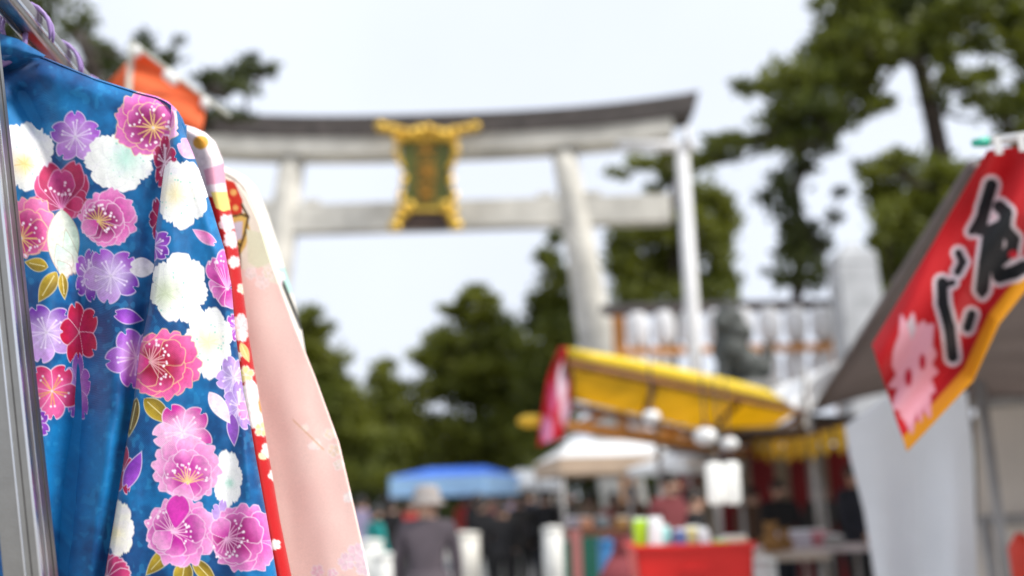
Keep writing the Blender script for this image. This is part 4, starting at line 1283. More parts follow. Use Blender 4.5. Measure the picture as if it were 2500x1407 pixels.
def lantern(p, sc_=1.0):
    o = empty('paper_lantern', p, 0, 'white paper lantern in the top row, just under the roof of the timber rack', 'lantern', 'lanterns on the timber rack')
    mb = MB()
    prof = [(0.105, -0.31)]
    for k in range(13):
        f = k / 12
        r = 0.120 + 0.082 * math.sin(math.pi * f) ** 0.5
        prof += [(r + 0.006, -0.30 + 0.60 * f), (r - 0.002, -0.30 + 0.60 * (f + 0.035))]
    prof.append((0.105, 0.32))
    mb.lathe([(r * sc_, z * sc_) for r, z in prof], p, 16); mb.build('shade', m_paper, o, True)
    for z in (-0.335, 0.335):
        mb = MB(); mb.lathe([(0.10 * sc_, (z - 0.022) * sc_), (0.112 * sc_, (z - 0.02) * sc_), (0.112 * sc_, (z + 0.02) * sc_), (0.10 * sc_, (z + 0.022) * sc_)], p, 14); mb.build('rim', m_black, o)
    mb = MB(); mb.tube([Vector(p) + Vector((0, 0, 0.34 * sc_)), Vector(p) + Vector((0, 0, 0.44 * sc_))], 0.008, 6); mb.build('cord', m_black, o)
    return o
proto = lantern(L3(1556, 808, -0.05))
for row, (ya, yb) in enumerate(((806, 792), (914, 900), (1012, 998))):
    for k in range(8):
        x = 1556 + 64 * k
        if row == 0 and k == 0: continue
        if row == 1 and 1 < k < 5: continue
        if row == 2 and k > 2: continue
        o = copy_tree(proto)
        o.location = L3(x, ya + (yb - ya) * k / 7, -0.05)
        if row: o['label'] = ('', 'white paper lantern in the second row, below the upper rail of the timber rack', 'white paper lantern in the lowest row of the timber rack, seen under the yellow roof')[row]

# guardian lion on its plinth
m_lion = mat('dark_weathered_bronze', (0.062, 0.068, 0.062), 0.6, 0.35, 6, bump=0.5, bscale=20)
YG = 14.6
gk = YG / FPX
gl = empty('guardian_lion_statue', Vector((W(1790, 930, YG).x, YG, 0)), 0, 'dark bronze guardian lion statue seated on a plinth in front of the lanterns', 'statue')
def G3(x, y, dy=0):
    v = W(x, y, YG); v.y += dy; return v
mb = MB()
def blob(x, y, rx, ry, dy=0, rd=None):
    mb.ball(G3(1790 + (x - 1790) * 1.12, 938 + (y - 938) * 1.08, dy), (rx * gk * 1.15, (rd or rx) * gk * 1.15, ry * gk * 1.12), 14)
blob(1778, 792, 34, 30, -.05)          # head
blob(1758, 806, 20, 15, -.20)          # muzzle
blob(1764, 776, 10, 14, -.1); blob(1797, 774, 10, 14, .05)   # ears
blob(1790, 822, 42, 34, .02)           # mane
blob(1784, 862, 40, 44, 0)             # chest
blob(1812, 892, 44, 42, .1)            # haunch
blob(1856, 900, 26, 26, .15)           # rump
blob(1872, 868, 12, 34, .2)            # tail
mb.tube([G3(1764, 862, -.12), G3(1758, 900, -.14), G3(1752, 934, -.15)], [0.12, 0.095, 0.085], 10)
mb.tube([G3(1792, 868, .06), G3(1790, 902, .05), G3(1786, 934, .02)], [0.12, 0.095, 0.085], 10)
blob(1748, 936, 16, 9, -.18); blob(1782, 938, 16, 9, -.02)
blob(1834, 936, 34, 11, .05)
o = mb.build('figure', m_lion, gl, True)
md = o.modifiers.new('merge', 'REMESH'); md.mode = 'VOXEL'; md.voxel_size = 0.028; md.use_smooth_shade = True
zt = G3(1800, 940).z
cx = G3(1806, 940).x
m_gran = mat('grey_granite', (0.30, 0.30, 0.29), 0.85, 0.2, 8, bump=0.3)
mb = MB(); mb.box((cx, YG, zt / 2), (0.95, 0.8, zt - 0.1), bevel=0.02); mb.build('plinth', m_gran, gl)
mb = MB(); mb.box((cx, YG, zt - 0.055), (1.15, 0.95, 0.11), bevel=0.02); mb.build('plinth_cap', m_gran, gl)
mb = MB(); mb.box((cx, YG, 0.2), (1.35, 1.15, 0.4), bevel=0.03); mb.build('plinth_step', m_gran, gl)

YS = 15.5
sk = YS / FPX
m_pstone = mat('pale_carved_stone', (0.48, 0.49, 0.50), 0.85, 0.16, 3, bump=0.35, bscale=20)
sp = empty('stone_pillar', Vector((W(2092, 800, YS).x, YS, 0)), 0, 'tall pale square stone pillar with pointed cap next to the lantern rack', 'pillar')
cx = W(2092, 760, YS).x
def zof(y): return W(2092, y, YS).z
def slab(name, y0, y1, w0, w1, m):
    mb = MB()
    z0, z1 = zof(y1), zof(y0)
    a = [mb.bm.verts.new((cx + sx * w1 * sk / 2, YS + sy * w1 * sk / 2, z0)) for sx, sy in ((-1, -1), (1, -1), (1, 1), (-1, 1))]
    b = [mb.bm.verts.new((cx + sx * w0 * sk / 2, YS + sy * w0 * sk / 2, z1)) for sx, sy in ((-1, -1), (1, -1), (1, 1), (-1, 1))]
    mb.bm.faces.new(a); mb.bm.faces.new(b)
    for i in range(4): mb.bm.faces.new((a[i], a[(i + 1) % 4], b[(i + 1) % 4], b[i]))
    return mb.build(name, m, sp)
slab('finial', 596, 622, 26, 58, m_pstone)
slab('cap', 622, 650, 88, 96, m_pstone)
slab('shaft', 650, 1110, 92, 112, m_pstone)
mb = MB(); mb.box((cx, YS, zof(1110) / 2), (1.1, 1.1, zof(1110)), bevel=0.03); mb.build('pedestal', m_gran, sp)

# ================================================================== yellow stall
m_yel = mat('yellow_tarpaulin', (0.90, 0.66, 0.09), 0.5, 0.08, 2.5, trans=0.60)
m_yel_b = mat('bright_yellow_edge', (0.95, 0.70, 0.04), 0.5, 0.06, 4, trans=0.2)
m_rust = mat('brown_frame_tube', (0.20, 0.075, 0.02), 0.55, 0.25, 6)
m_orange_f = mat('orange_frame_tube', (0.50, 0.20, 0.03), 0.5, 0.2, 6)
m_greyp = mat('galvanised_tube', (0.36, 0.345, 0.33), 0.45, 0.12, 8, metal=0.4)
A = WZ(1386, 872, 2.42); B = WZ(1962, 998, 2.42); C = WZ(1832, 1080, 2.2); D_ = WZ(1392, 978, 2.2)
ys = empty('market_stall', Vector(((A.x + C.x) / 2, (A.y + C.y) / 2, 0)), 0, 'yellow tarpaulin stall on brown frame in front of the guardian lion', 'stall')
n = 24
s, t = np.meshgrid(np.linspace(0, 1, n), np.linspace(0, 1, n))
Aa, Ba, Ca, Da = (np.array(v)[None, None] for v in (A, B, C, D_))
P = (Aa * (1 - s[..., None]) + Ba * s[..., None]) * (1 - t[..., None]) + (Da * (1 - s[..., None]) + Ca * s[..., None]) * t[..., None]
P[..., 2] -= 0.05 * np.sin(np.pi * t) * np.abs(np.sin(3 * np.pi * s)) - 0.01
o = link_mesh('roof_tarp', grid_mesh('roof_tarp', to_local(P.reshape(-1, 3), ys), (n, n)), m_yel, ys, True)
md = o.modifiers.new('thickness', 'SOLIDIFY'); md.thickness = 0.004
# bright front hem, rolled over the front tube
mb = MB()
ht = [A + (B - A) * f for f in (0, .12, .25, .38, .5, .62, .75, .88, 1)]
up = [0.07, 0.09, 0.11, 0.12, 0.13, 0.13, 0.12, 0.10, 0.07]
mb2 = [[mb.bm.verts.new(p + Vector((0.0, -0.02, -0.01))), mb.bm.verts.new(p + Vector((0, -0.01, u))), mb.bm.verts.new(p + Vector((0.05, 0.16, u + 0.02))), mb.bm.verts.new(p + Vector((0.05, 0.14, 0.03)))] for p, u in zip(ht, up)]
for r0_, r1_ in zip(mb2[:-1], mb2[1:]):
    for j in range(4): mb.bm.faces.new((r0_[j], r0_[(j + 1) % 4], r1_[(j + 1) % 4], r1_[j]))
mb.bm.faces.new(mb2[0]); mb.bm.faces.new(list(reversed(mb2[-1])))
mb.build('front_hem', m_yel_b, ys, True)
dz = Vector((0, 0, -0.045))
mb = MB(); mb.tube([A + dz, B + dz], 0.032, 8); mb.build('roof_tube', m_rust, ys, True)
mb = MB(); mb.tube([D_ + dz, C + dz], 0.035, 8); mb.build('roof_tube', m_rust, ys, True)
for f in (0.0, 0.26, 0.62, 1.0):
    a, b = A + (B - A) * f + dz * 1.3, D_ + (C - D_) * f + dz * 1.3
    mb = MB(); mb.tube([a, b], 0.03, 8); mb.build('rafter', m_rust, ys, True)
for i, p in enumerate((A, B, C, D_)):
    mb = MB(); mb.tube([Vector((p.x, p.y, 0)), p + dz], 0.032, 8)
    if i in (1, 2): mb.build('post', m_greyp, ys, True)
    else:
        mb.bm.free()
# the two left posts stand under the rear tube, hidden by the crowd
for f in (0.33, 0.66):
    p = D_ + (C - D_) * f
    mb = MB(); mb.tube([Vector((p.x, p.y, 0)), p + dz], 0.032, 8); mb.build('post', m_greyp, ys, True)
# lower tube along the front with struts
A2, B2 = WZ(1300, 1028, 1.98), WZ(1822, 1108, 1.92)
mb = MB(); mb.tube([A2, B2], 0.045, 8); mb.build('lower_tube', m_orange_f, ys, True)
A3, B3 = A2 + Vector((0.1, .5, .05)), B2 + Vector((.1, .4, .05))
mb = MB(); mb.tube([A3, B3], 0.035, 8); mb.build('lower_tube', m_rust, ys, True)
for f in (0.12, 0.45, 0.72, 0.97):
    a = A2 + (B2 - A2) * f
    b = D_ + (C - D_) * f + dz
    mb = MB(); mb.tube([a, b], 0.026, 8); mb.build('strut', m_orange_f, ys, True)
mb = MB(); mb.ball(A2, (0.12, 0.10, 0.05), 10); mb.build('end_sleeve', m_yel, ys, True)
# pennants on a cord at the stall's end
ca, cb = W(1838, 1070, 11.0), W(2068, 1032, 8.2)
pen = empty('pennant_string', (ca + cb) / 2, 0, 'string of small yellow pennants from the yellow stall to the grey stall', 'bunting')
mb = MB(); mb.tube([ca + (cb - ca) * f + Vector((0, 0, -0.06 * math.sin(math.pi * f))) for f in (0, .25, .5, .75, 1)], 0.008, 6); mb.build('cord', m_rust, pen)
for k in range(8):
    f = (k + 0.5) / 8
    p = ca + (cb - ca) * f + Vector((0, 0, -0.06 * math.sin(math.pi * f) - 0.01))
    u = (cb - ca).normalized() * 0.15
    mb = MB(); mb.prism([p - u, p + u, p + u * 0.85 + Vector((0, .02, -0.16)), p + Vector((0, .03, -0.23 - 0.02 * (k % 2))), p - u * 0.85 + Vector((0, .02, -0.15))], (0, 0.004, 0)); mb.build('pennant', m_yel, pen)

# red, white and pink side cloth at the stall's near corner
m_noren = mat_print('printed_side_cloth', 0.75, 0.3, 0.1, 0.1)
sc0 = empty('side_curtain', WZ(1375, 872, 2.42).xy.to_3d() + Vector((0, 0, 0.0)), 0, 'narrow red, white and pink cloth hanging at the corner of the yellow stall', 'curtain')
s, t = np.meshgrid(np.linspace(0, 1, 40), np.linspace(0, 1, 60))
PX = np.interp(t, [0, .3, .7, 1], [1366, 1338, 1322, 1312]) * (1 - s) + np.interp(t, [0, .3, .7, 1], [1388, 1392, 1392, 1372]) * s
PY = np.interp(t, [0, 1], [850, 1090]) * (1 - s) + np.interp(t, [0, 1], [848, 1070]) * s
D = Dye(PX, PY, lin('cc1428'))
D.aa = 3
for (x, y, rx, ry, c) in ((1372, 935, 12, 50, 'e8d4e0'), (1350, 970, 10, 40, 'e06a98'), (1380, 1010, 12, 40, 'e8c8d8'), (1336, 1050, 14, 34, 'e090b8'), (1362, 1050, 12, 20, 'd81c34'), (1384, 900, 8, 30, 'd88098')):
    D.dot(x, y, rx, lin(c), ry)
cloth_sheet('cloth', sc0, PX, PY, A.y - 0.05 + 0.05 * np.sin(8 * s + 2 * t) + 0.15 * s, D.c, m_noren)

# white tarp corner between the stalls
m_wtarp = mat('white_tarpaulin', (0.78, 0.79, 0.80), 0.6, 0.05, 2, trans=0.25)
wt = empty('tarpaulin', W(1960, 1200, 9.3).xy.to_3d(), 0, 'white tarpaulin corner drooping from the right end of the yellow stall', 'tarpaulin')
s, t = np.meshgrid(np.linspace(0, 1, 20), np.linspace(0, 1, 20))
PX, PY = bilerp((1876, 952), (2052, 884), (1982, 1012), (1936, 992), s, t)
me = grid_mesh('sheet', to_local(Warr(PX, PY, 9.3 + 0.5 * s + 0.15 * np.sin(6 * s + 4 * t)), wt), PX.shape)
o = link_mesh('sheet', me, m_wtarp, wt, True); md = o.modifiers.new('thickness', 'SOLIDIFY'); md.thickness = 0.004
p = W(1965, 940, 9.4)
mb = MB(); mb.tube([Vector((p.x, p.y, 0)), W(1964, 902, 9.4)], 0.03, 8); mb.build('post', m_greyp, wt, True)

# bulbs and hanging lamp under the canopy
m_bulb = mat('opal_glass_bulb', (0.82, 0.82, 0.80), 0.3, 0.02, 8)
for (x, y, Yb, lab) in ((1722, 1066, 6.4, 'round white bulb on the lower frame tube of the yellow stall'), (1780, 1084, 6.9, 'round white bulb hanging beside its twin near the pennants'), (1590, 1018, 6.2, 'white bulb hanging under the middle of the yellow roof')):
    p = W(x, y, Yb)
    o = empty('lamp_bulb', p, 0, lab, 'bulb')
    r = (25 if x == 1722 else 19) * Yb / FPX
    mb = MB(); mb.ball(p, (r * 1.15, r, r * 0.9), 14); mb.build('globe', m_bulb, o, True)
    mb = MB(); mb.tube([p + Vector((0, 0, r * 0.8)), p + Vector((0, 0, r * 1.3))], [r * 0.5, r * 0.35], 10); mb.build('socket', m_rust, o, True)
    mb = MB(); mb.tube([p + Vector((0, 0, r * 1.3)), p + Vector((0.05, 0.2, 0.62))], 0.006, 6); mb.build('cord', m_black, o)
YW = 6.1
hp = W(1766, 1180, YW)
hl = empty('hanging_lamp', hp, 0, 'white twin paper tube lamp hanging below the yellow canopy', 'lamp')
m_lamp = mat('lit_white_paper', (0.85, 0.85, 0.82), 0.7, 0.02, 8, trans=0.3, emit=0.25)
for q in (-1, 1):
    mb = MB(); c = hp + Vector((q * 0.054, 0, 0))
    mb.lathe([(0.03, -0.132), (0.046, -0.125), (0.053, -0.10), (0.054, 0.10), (0.046, 0.125), (0.03, 0.132)], c, 14); mb.build('tube', m_lamp, hl, True)
mb = MB(); mb.box(hp + Vector((0, 0, 0.145)), (0.2, 0.06, 0.02), bevel=0.004); mb.build('bracket', m_black, hl)
mb = MB(); mb.tube([hp + Vector((0, 0, 0.15)), hp + Vector((0.05, 0.3, 0.75))], 0.006, 6); mb.build('cord', m_black, hl)

# ================================================================== grey stall at the right
m_grey_t = mat('grey_brown_tarpaulin', (0.31, 0.265, 0.25), 0.6, 0.12, 1.5, trans=0.5)
m_beige = mat('beige_plastic_wall', (0.80, 0.755, 0.70), 0.6, 0.08, 1.2, trans=0.5)
g0, g1 = WZ(1974, 1012, 2.3), WZ(2376, 392, 2.3)
gd = (g1 - g0).normalized(); g1 = g0 + gd * ((2.5 - g0.y) / gd.y)
gs = empty('market_stall', Vector((g0.x + 1.2, (g0.y + g1.y) / 2, 0)), 0, 'grey tarpaulin stall with white side sheet behind the red banner', 'stall')
rt = Vector((2.8, 0.25, -0.10))
n = 20
s, t = np.meshgrid(np.linspace(0, 1, n), np.linspace(0, 1, n))
P = np.array(g0)[None, None] + np.array(g1 - g0)[None, None] * t[..., None] + np.array(rt)[None, None] * s[..., None]
P[..., 2] += 0.30 * np.sin(np.pi * s) - 0.02 * np.sin(6 * np.pi * t) * np.sin(np.pi * s)
o = link_mesh('roof_tarp', grid_mesh('roof_tarp', to_local(P.reshape(-1, 3), gs), (n, n)), m_grey_t, gs, True)
md = o.modifiers.new('thickness', 'SOLIDIFY'); md.thickness = 0.004
mb = MB(); mb.tube([g0 + Vector((0, 0, -.02)), g1 + Vector((0, 0, -.02))], 0.022, 8); mb.build('eave_tube', m_grey_t, gs, True)
mb = MB(); mb.tube([g0 + Vector((0, 0, -.03)), g0 + rt + Vector((0, 0, -.03))], 0.03, 8); mb.build('end_tube', m_greyp, gs, True)
# hanging valance at the far end
mb = MB(); mb.prism([g0 + Vector((0.02, .01, -0.03)), g0 + rt + Vector((0, .01, -0.03)), g0 + rt + Vector((0, .03, -0.30)), g0 + Vector((0.02, .03, -0.24))], (0, 0.004, 0)); mb.build('valance', m_grey_t, gs)
for f in (0.0, 0.55):
    p = g0 + (g1 - g0) * f
    if f == 0: p = p + Vector((0.05, 0, 0))
    mb = MB(); mb.tube([Vector((p.x + 0.05, p.y, 0)), p], 0.025, 8)
    if f == 0: mb.build('post', m_greyp, gs, True)
    else: mb.bm.free()
# white side sheet
s, t = np.meshgrid(np.linspace(0, 1, 60), np.linspace(0, 1, 60))
LXp = np.interp(t, [0, .1, .3, .5, .75, 1], [2062, 2072, 2108, 2130, 2160, 2200]); RXp = np.interp(t, [0, .2, .6, 1], [2360, 2378, 2386, 2400])
PX = LXp * (1 - s) + RXp * s
PYt = np.interp(s, [0, .35, .7, 1], [1040, 968, 948, 955])
PY = PYt + (1720 - PYt) * t
Yd = 4.7 - 0.05 * np.sin(9 * s + 1.5 * t) * np.minimum(1, t * 3) - 0.25 * s + 0.06 * np.sin(3 * t)
m_sheet = mat('white_vinyl_sheet', (0.87, 0.88, 0.90), 0.55, 0.03, 2.0, trans=0.4)
o = link_mesh('side_sheet', grid_mesh('side_sheet', to_local(Warr(PX, PY, Yd), gs), PX.shape), m_sheet, gs, True)
md = o.modifiers.new('thickness', 'SOLIDIFY'); md.thickness = 0.003
# rear wall in beige plastic with grey frame
def Wq(x, y, Yq): return W(x, y, Yq)
YR = 6.4
mb = MB(); mb.prism([Wq(2382, 985, YR), Wq(2760, 960, YR), Wq(2760, 1258, YR), Wq(2390, 1268, YR)], (0, 0.01, 0)); mb.build('wall_panel', m_beige, gs)
mb = MB(); mb.prism([Wq(2386, 1280, YR), Wq(2760, 1270, YR), Wq(2760, 1700, YR), Wq(2390, 1720, YR)], (0, 0.01, 0)); mb.build('wall_panel', m_beige, gs)
mb = MB(); mb.tube([Wq(2376, 984, YR - .03), Wq(2780, 960, YR - .03)], 0.04, 8); mb.build('wall_tube', m_greyp, gs, True)
mb = MB(); mb.bar(Wq(2392, 1272, YR - .05), Wq(2780, 1262, YR - .05), 0.05, 0.07); mb.build('wall_tube', m_greyp, gs, True)
a, b = Wq(2392, 930, 5.2), Wq(2440, 1280, 5.2)
mb = MB(); d_ = (b - a).normalized(); b2 = a + d_ * (-a.z / d_.z); mb.tube([a, b2], 0.028, 8); mb.build('post', m_greyp, gs, True)
a = Wq(2402, 1268, 5.0)
mb = MB(); mb.tube([Vector((a.x + 0.02, a.y, 0)), a], 0.03, 8); mb.build('post', m_greyp, gs, True)
m_redp = mat('red_enamel', lin('c8341c'), 0.4, 0.1, 6)
o = empty('gas_canister', Vector((W(2498, 1400, 4.2).x, 4.2, 0)), 0, 'small red canister on a stand below the beige wall', 'canister')
p = W(2500, 1372, 4.2)
mb = MB(); mb.lathe([(0.02, -0.12), (0.05, -0.115), (0.055, -0.08), (0.055, 0.06), (0.03, 0.10), (0.015, 0.12)], p, 14); mb.build('bottle', m_redp, o, True)
mb = MB(); mb.box((p.x, p.y, (p.z - 0.12) / 2), (0.2, 0.2, p.z - 0.12), bevel=0.01); mb.build('stand', m_wood_d, o)

# striped curtain behind the stall tables
m_dred = mat('dark_red_stripe', (0.20, 0.012, 0.014), 0.8, 0.2, 3)
m_tan = mat('tan_stripe', (0.30, 0.235, 0.165), 0.8, 0.15, 3)
cur = empty('striped_curtain', Vector((W(1950, 1200, 12.5).x, 12.5, 0)), 0, 'dark red and tan striped curtain closing the back of the stalls', 'curtain')
x0 = 1640
k = 0
while x0 < 2250:
    w = 58 if k % 2 == 0 else 36
    a, b = W(x0, 1100, 12.5), W(x0 + w, 1100, 12.5)
    mb = MB()
    segs = 6
    vs0 = []
    for q in range(segs + 1):
        f = q / segs
        yo = 0.05 * math.sin(f * math.pi) * (1 if k % 2 else -1)
        vs0.append((a.x + (b.x - a.x) * f, 12.5 + yo))
    for (xa, ya), (xb, yb) in zip(vs0[:-1], vs0[1:]):
        mb.bm.faces.new([mb.bm.verts.new(v) for v in ((xa, ya, 0.15), (xb, yb, 0.15), (xb, yb, 2.0), (xa, ya, 2.0))])
    bmesh.ops.remove_doubles(mb.bm, verts=mb.bm.verts[:], dist=1e-4)
    mb.build('stripe', m_dred if k % 2 == 0 else m_tan, cur, True)
    x0 += w; k += 1
mb = MB(); mb.tube([Vector((W(1630, 1100, 12.5).x, 12.52, 2.01)), Vector((W(2270, 1100, 12.5).x, 12.52, 2.01))], 0.025, 8); mb.build('rod', m_greyp, cur, True)
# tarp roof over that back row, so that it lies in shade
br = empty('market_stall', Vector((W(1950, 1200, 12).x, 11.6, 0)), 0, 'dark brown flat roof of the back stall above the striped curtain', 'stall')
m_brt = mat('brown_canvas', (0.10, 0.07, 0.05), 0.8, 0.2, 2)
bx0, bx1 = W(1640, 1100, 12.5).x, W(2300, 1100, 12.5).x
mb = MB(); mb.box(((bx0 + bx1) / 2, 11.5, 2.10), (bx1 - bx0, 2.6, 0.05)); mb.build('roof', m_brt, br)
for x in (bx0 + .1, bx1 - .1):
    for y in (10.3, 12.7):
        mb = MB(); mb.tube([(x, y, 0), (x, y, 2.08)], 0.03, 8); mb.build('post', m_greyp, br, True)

# ================================================================== far tents
def tent(px, py_peak, py_eave, wpx, Y, dep, m_roof, m_val, label, rz=0.0, val=0.16, flat=0.35, under=None):
    c = W(px, py_eave, Y)
    zp, ze = W(px, py_peak, Y).z, c.z
    w = wpx * Y / FPX
    o = empty('market_tent', Vector((c.x, Y + dep / 2, 0)), rz, label, 'tent', 'tents of the market')
    M = Matrix.Rotation(rz, 4, 'Z')
    O = Vector((c.x, Y + dep / 2, 0))
    def T(x, y, z): return O + M @ Vector((x, y, z))
    hw, hd = w / 2, dep / 2
    r = hw * flat
    mb = MB()
    e = [mb.bm.verts.new(T(*v)) for v in ((-hw, -hd, ze), (hw, -hd, ze), (hw, hd, ze), (-hw, hd, ze))]
    k1, k2 = mb.bm.verts.new(T(-r, 0, zp)), mb.bm.verts.new(T(r, 0, zp))
    mb.bm.faces.new((e[0], e[1], k2, k1)); mb.bm.faces.new((e[1], e[2], k2)); mb.bm.faces.new((e[2], e[3], k1, k2)); mb.bm.faces.new((e[3], e[0], k1))
    rf = mb.build('roof', m_roof, o)
    md = rf.modifiers.new('thickness', 'SOLIDIFY'); md.thickness = 0.012
    for (a, b) in (((-hw, -hd), (hw, -hd)), ((hw, -hd), (hw, hd)), ((hw, hd), (-hw, hd)), ((-hw, hd), (-hw, -hd))):
        mb = MB(); mb.bar(T(*a, ze - val / 2 - 0.01), T(*b, ze - val / 2 - 0.01), 0.012, val); mb.build('valance', m_val, o)
    for sx in (-1, 1):
        for sy in (-1, 1):
            mb = MB(); mb.tube([T(sx * hw * .96, sy * hd * .96, 0), T(sx * hw * .96, sy * hd * .96, ze)], 0.025, 8); mb.build('leg', m_greyp, o, True)
    return o
m_wt = mat('white_tent_cloth', (0.80, 0.80, 0.79), 0.7, 0.04, 2, trans=0.15)
m_tanv = mat('tan_valance', (0.48, 0.36, 0.26), 0.8, 0.12, 2)
m_blu = mat('blue_tent_cloth', lin('3a78e8'), 0.6, 0.12, 1.5, trans=0.1)
m_lbl = mat('sky_blue_valance', lin('a4cdf8'), 0.6, 0.12, 1.2, trans=0.1)
tent(1490, 1062, 1112, 300, 12.5, 2.4, m_wt, m_tanv, 'white hipped tent with tan valance beyond the yellow stall', 0.12, 0.22, 0.55)
tent(1108, 1136, 1160, 245, 21, 2.6, m_blu, m_lbl, 'blue tent with pale blue valance beneath the trees', -0.3, 0.42, 0.6)
tent(1285, 1142, 1180, 160, 23, 2.4, m_wt, m_wt, 'small white tent next to the blue tent', 0.05, 0.16, 0.25)
tent(1690, 1100, 1132, 150, 10.6, 1.4, m_wt, m_wt, 'small white awning under the end of the yellow roof', 0.4, 0.08, 0.4)

# ================================================================== people
m_skin = mat('skin', (0.50, 0.30, 0.21), 0.6, 0.06, 8)
m_hair = mat('black_hair', (0.018, 0.015, 0.014), 0.5, 0.2, 20)
m_shoe = mat('dark_shoe', (0.03, 0.03, 0.03), 0.5, 0.1, 8)
def person(x, y, H, face, top, bottom, label, hat=None, hair=True, arm=(0.0, 0.0), lean=0.0, stride=0.10, bag=None):
    """one skinned body: x, y on the ground, height H, facing angle (0 looks towards the camera)"""
    k = H / 1.70
    root = empty('person', (x, y, 0), face, label, 'person', 'people at the market')
    J = {}
    def j(n, p, r): J[n] = (Vector(p) * k, r * k)
    l = lean
    j('pel', (0, 0.0, 0.92), 0.150); j('wai', (0, -l * .25, 1.08), 0.135); j('che', (0, -l * .6, 1.28), 0.160); j('nek', (0, -l * .9, 1.455), 0.062); j('hd0', (0, -l - .01, 1.545), 0.082); j('hd1', (0, -l - .015, 1.66), 0.070)
    for sg, tg in ((-1, 'l'), (1, 'r')):
        a = arm[0 if sg < 0 else 1]
        j('sh' + tg, (sg * .185, -l * .75, 1.385), 0.072)
        ex, ey, ez = sg * .235, -l * .6 - 0.10 * a, 1.12
        j('el' + tg, (ex, ey, ez), 0.052)
        j('wr' + tg, (sg * (.235 - .08 * a), ey - 0.04 - 0.20 * a, ez - 0.24 + 0.20 * a), 0.036)
        j('ha' + tg, (sg * (.23 - .10 * a), ey - 0.06 - 0.27 * a, ez - 0.33 + 0.24 * a), 0.034)
        j('hp' + tg, (sg * .095, 0, 0.86), 0.112)
        j('kn' + tg, (sg * .105, -0.02 + sg * stride * .5, 0.48), 0.072)
        j('an' + tg, (sg * .105, 0.02 + sg * stride, 0.085), 0.046)
        j('to' + tg, (sg * .115, -0.13 + sg * stride, 0.04), 0.038)
    E = [('pel', 'wai'), ('wai', 'che'), ('che', 'nek'), ('nek', 'hd0'), ('hd0', 'hd1')]
    for tg in 'lr':
        E += [('che', 'sh' + tg), ('sh' + tg, 'el' + tg), ('el' + tg, 'wr' + tg), ('wr' + tg, 'ha' + tg), ('pel', 'hp' + tg), ('hp' + tg, 'kn' + tg), ('kn' + tg, 'an' + tg), ('an' + tg, 'to' + tg)]
    names = list(J)
    me = bpy.data.meshes.new('tmp')
    me.from_pydata([J[n_][0] for n_ in names], [(names.index(a), names.index(b)) for a, b in E], [])
    ob_ = bpy.data.objects.new('tmp', me)
    COL.objects.link(ob_)
    sk_ = ob_.modifiers.new('skin', 'SKIN')
    sk_.use_smooth_shade = True
    for i, n_ in enumerate(names):
        r = J[n_][1]
        me.skin_vertices[0].data[i].radius = (r, r * (0.8 if n_ in ('che', 'wai', 'pel') else 1.0))
        me.skin_vertices[0].data[i].use_root = (n_ == 'pel')
    sb = ob_.modifiers.new('sub', 'SUBSURF'); sb.levels = 2; sb.render_levels = 2
    bpy.context.view_layer.update()
    em = bpy.data.meshes.new_from_object(ob_.evaluated_get(bpy.context.evaluated_depsgraph_get()))
    bpy.data.objects.remove(ob_)
    em.name = 'body'
    em.materials.clear()
    for m in (top, bottom, m_skin, m_shoe): em.materials.append(m)
    wl_, wr_ = J['wrl'][0], J['wrr'][0]
    for p in em.polygons:
        c = p.center
        hand = min((c - J['hal'][0]).length, (c - J['har'][0]).length) < 0.075 * k
        p.material_index = 2 if (c.z > 1.465 * k or hand) else 0 if (c.z > 0.84 * k) else 3 if c.z < 0.085 * k else 1
        p.use_smooth = True
    body = link_mesh('body', em, None, root, True)
    hx = J['hd0'][0]
    # jacket hem: a short flared skirt of cloth round the hips
    mb = MB(); mb.lathe([(0.165 * k, 0.80 * k), (0.180 * k, 0.82 * k), (0.172 * k, 0.95 * k), (0.155 * k, 1.06 * k)], (0, 0, 0), 16, 1.1, 0.9); mb.build('jacket_hem', top, root, True, local=False)
    if hair:
        mb = MB(); mb.ball(hx + Vector((0, 0.022, 0.055)) * k, (0.092 * k, 0.098 * k, 0.098 * k), 14); mb.build('hair', m_hair, root, True, local=False)
        # face: nose and ears on the front half of the head
    mb = MB()
    mb.ball(hx + Vector((0, -0.088, 0.02)) * k, (0.014 * k, 0.020 * k, 0.022 * k), 8); mb.build('nose', m_skin, root, True, local=False)
    for sg in (-1, 1):
        mb = MB(); mb.ball(hx + Vector((sg * 0.086, 0.0, 0.02)) * k, (0.012 * k, 0.022 * k, 0.032 * k), 8); mb.build('ear', m_skin, root, True, local=False)
        mb = MB(); mb.ball(hx + Vector((sg * 0.032, -0.074, 0.045)) * k, (0.011 * k, 0.008 * k, 0.007 * k), 8); mb.build('eye', m_black, root, True, local=False)
    mb = MB(); mb.ball(hx + Vector((0, -0.076, -0.03)) * k, (0.024 * k, 0.008 * k, 0.006 * k), 8); mb.build('mouth', mat('lip', (0.35, 0.12, 0.10), 0.5), root, True, local=False)
    if hat is not None:
        z0 = hx.z + 0.055 * k
        mb = MB(); mb.lathe([(0.155 * k, z0 - 0.03 * k), (0.158 * k, z0 - 0.022 * k), (0.112 * k, z0 + 0.005 * k), (0.108 * k, z0 + 0.07 * k), (0.085 * k, z0 + 0.115 * k), (0.02 * k, z0 + 0.125 * k)], (hx.x, hx.y + 0.012 * k, 0), 18); mb.build('hat', hat, root, True, local=False)
    if bag is not None:
        p = J['har'][0]
        mb = MB(); mb.box(p + Vector((0, 0, -0.22)), (0.30, 0.12, 0.30), bevel=0.03); mb.build('bag', bag, root, True, local=False)
    return root
def cloth(name, hexc, var=0.12): return mat(name, lin(hexc), 0.85, var, 7)
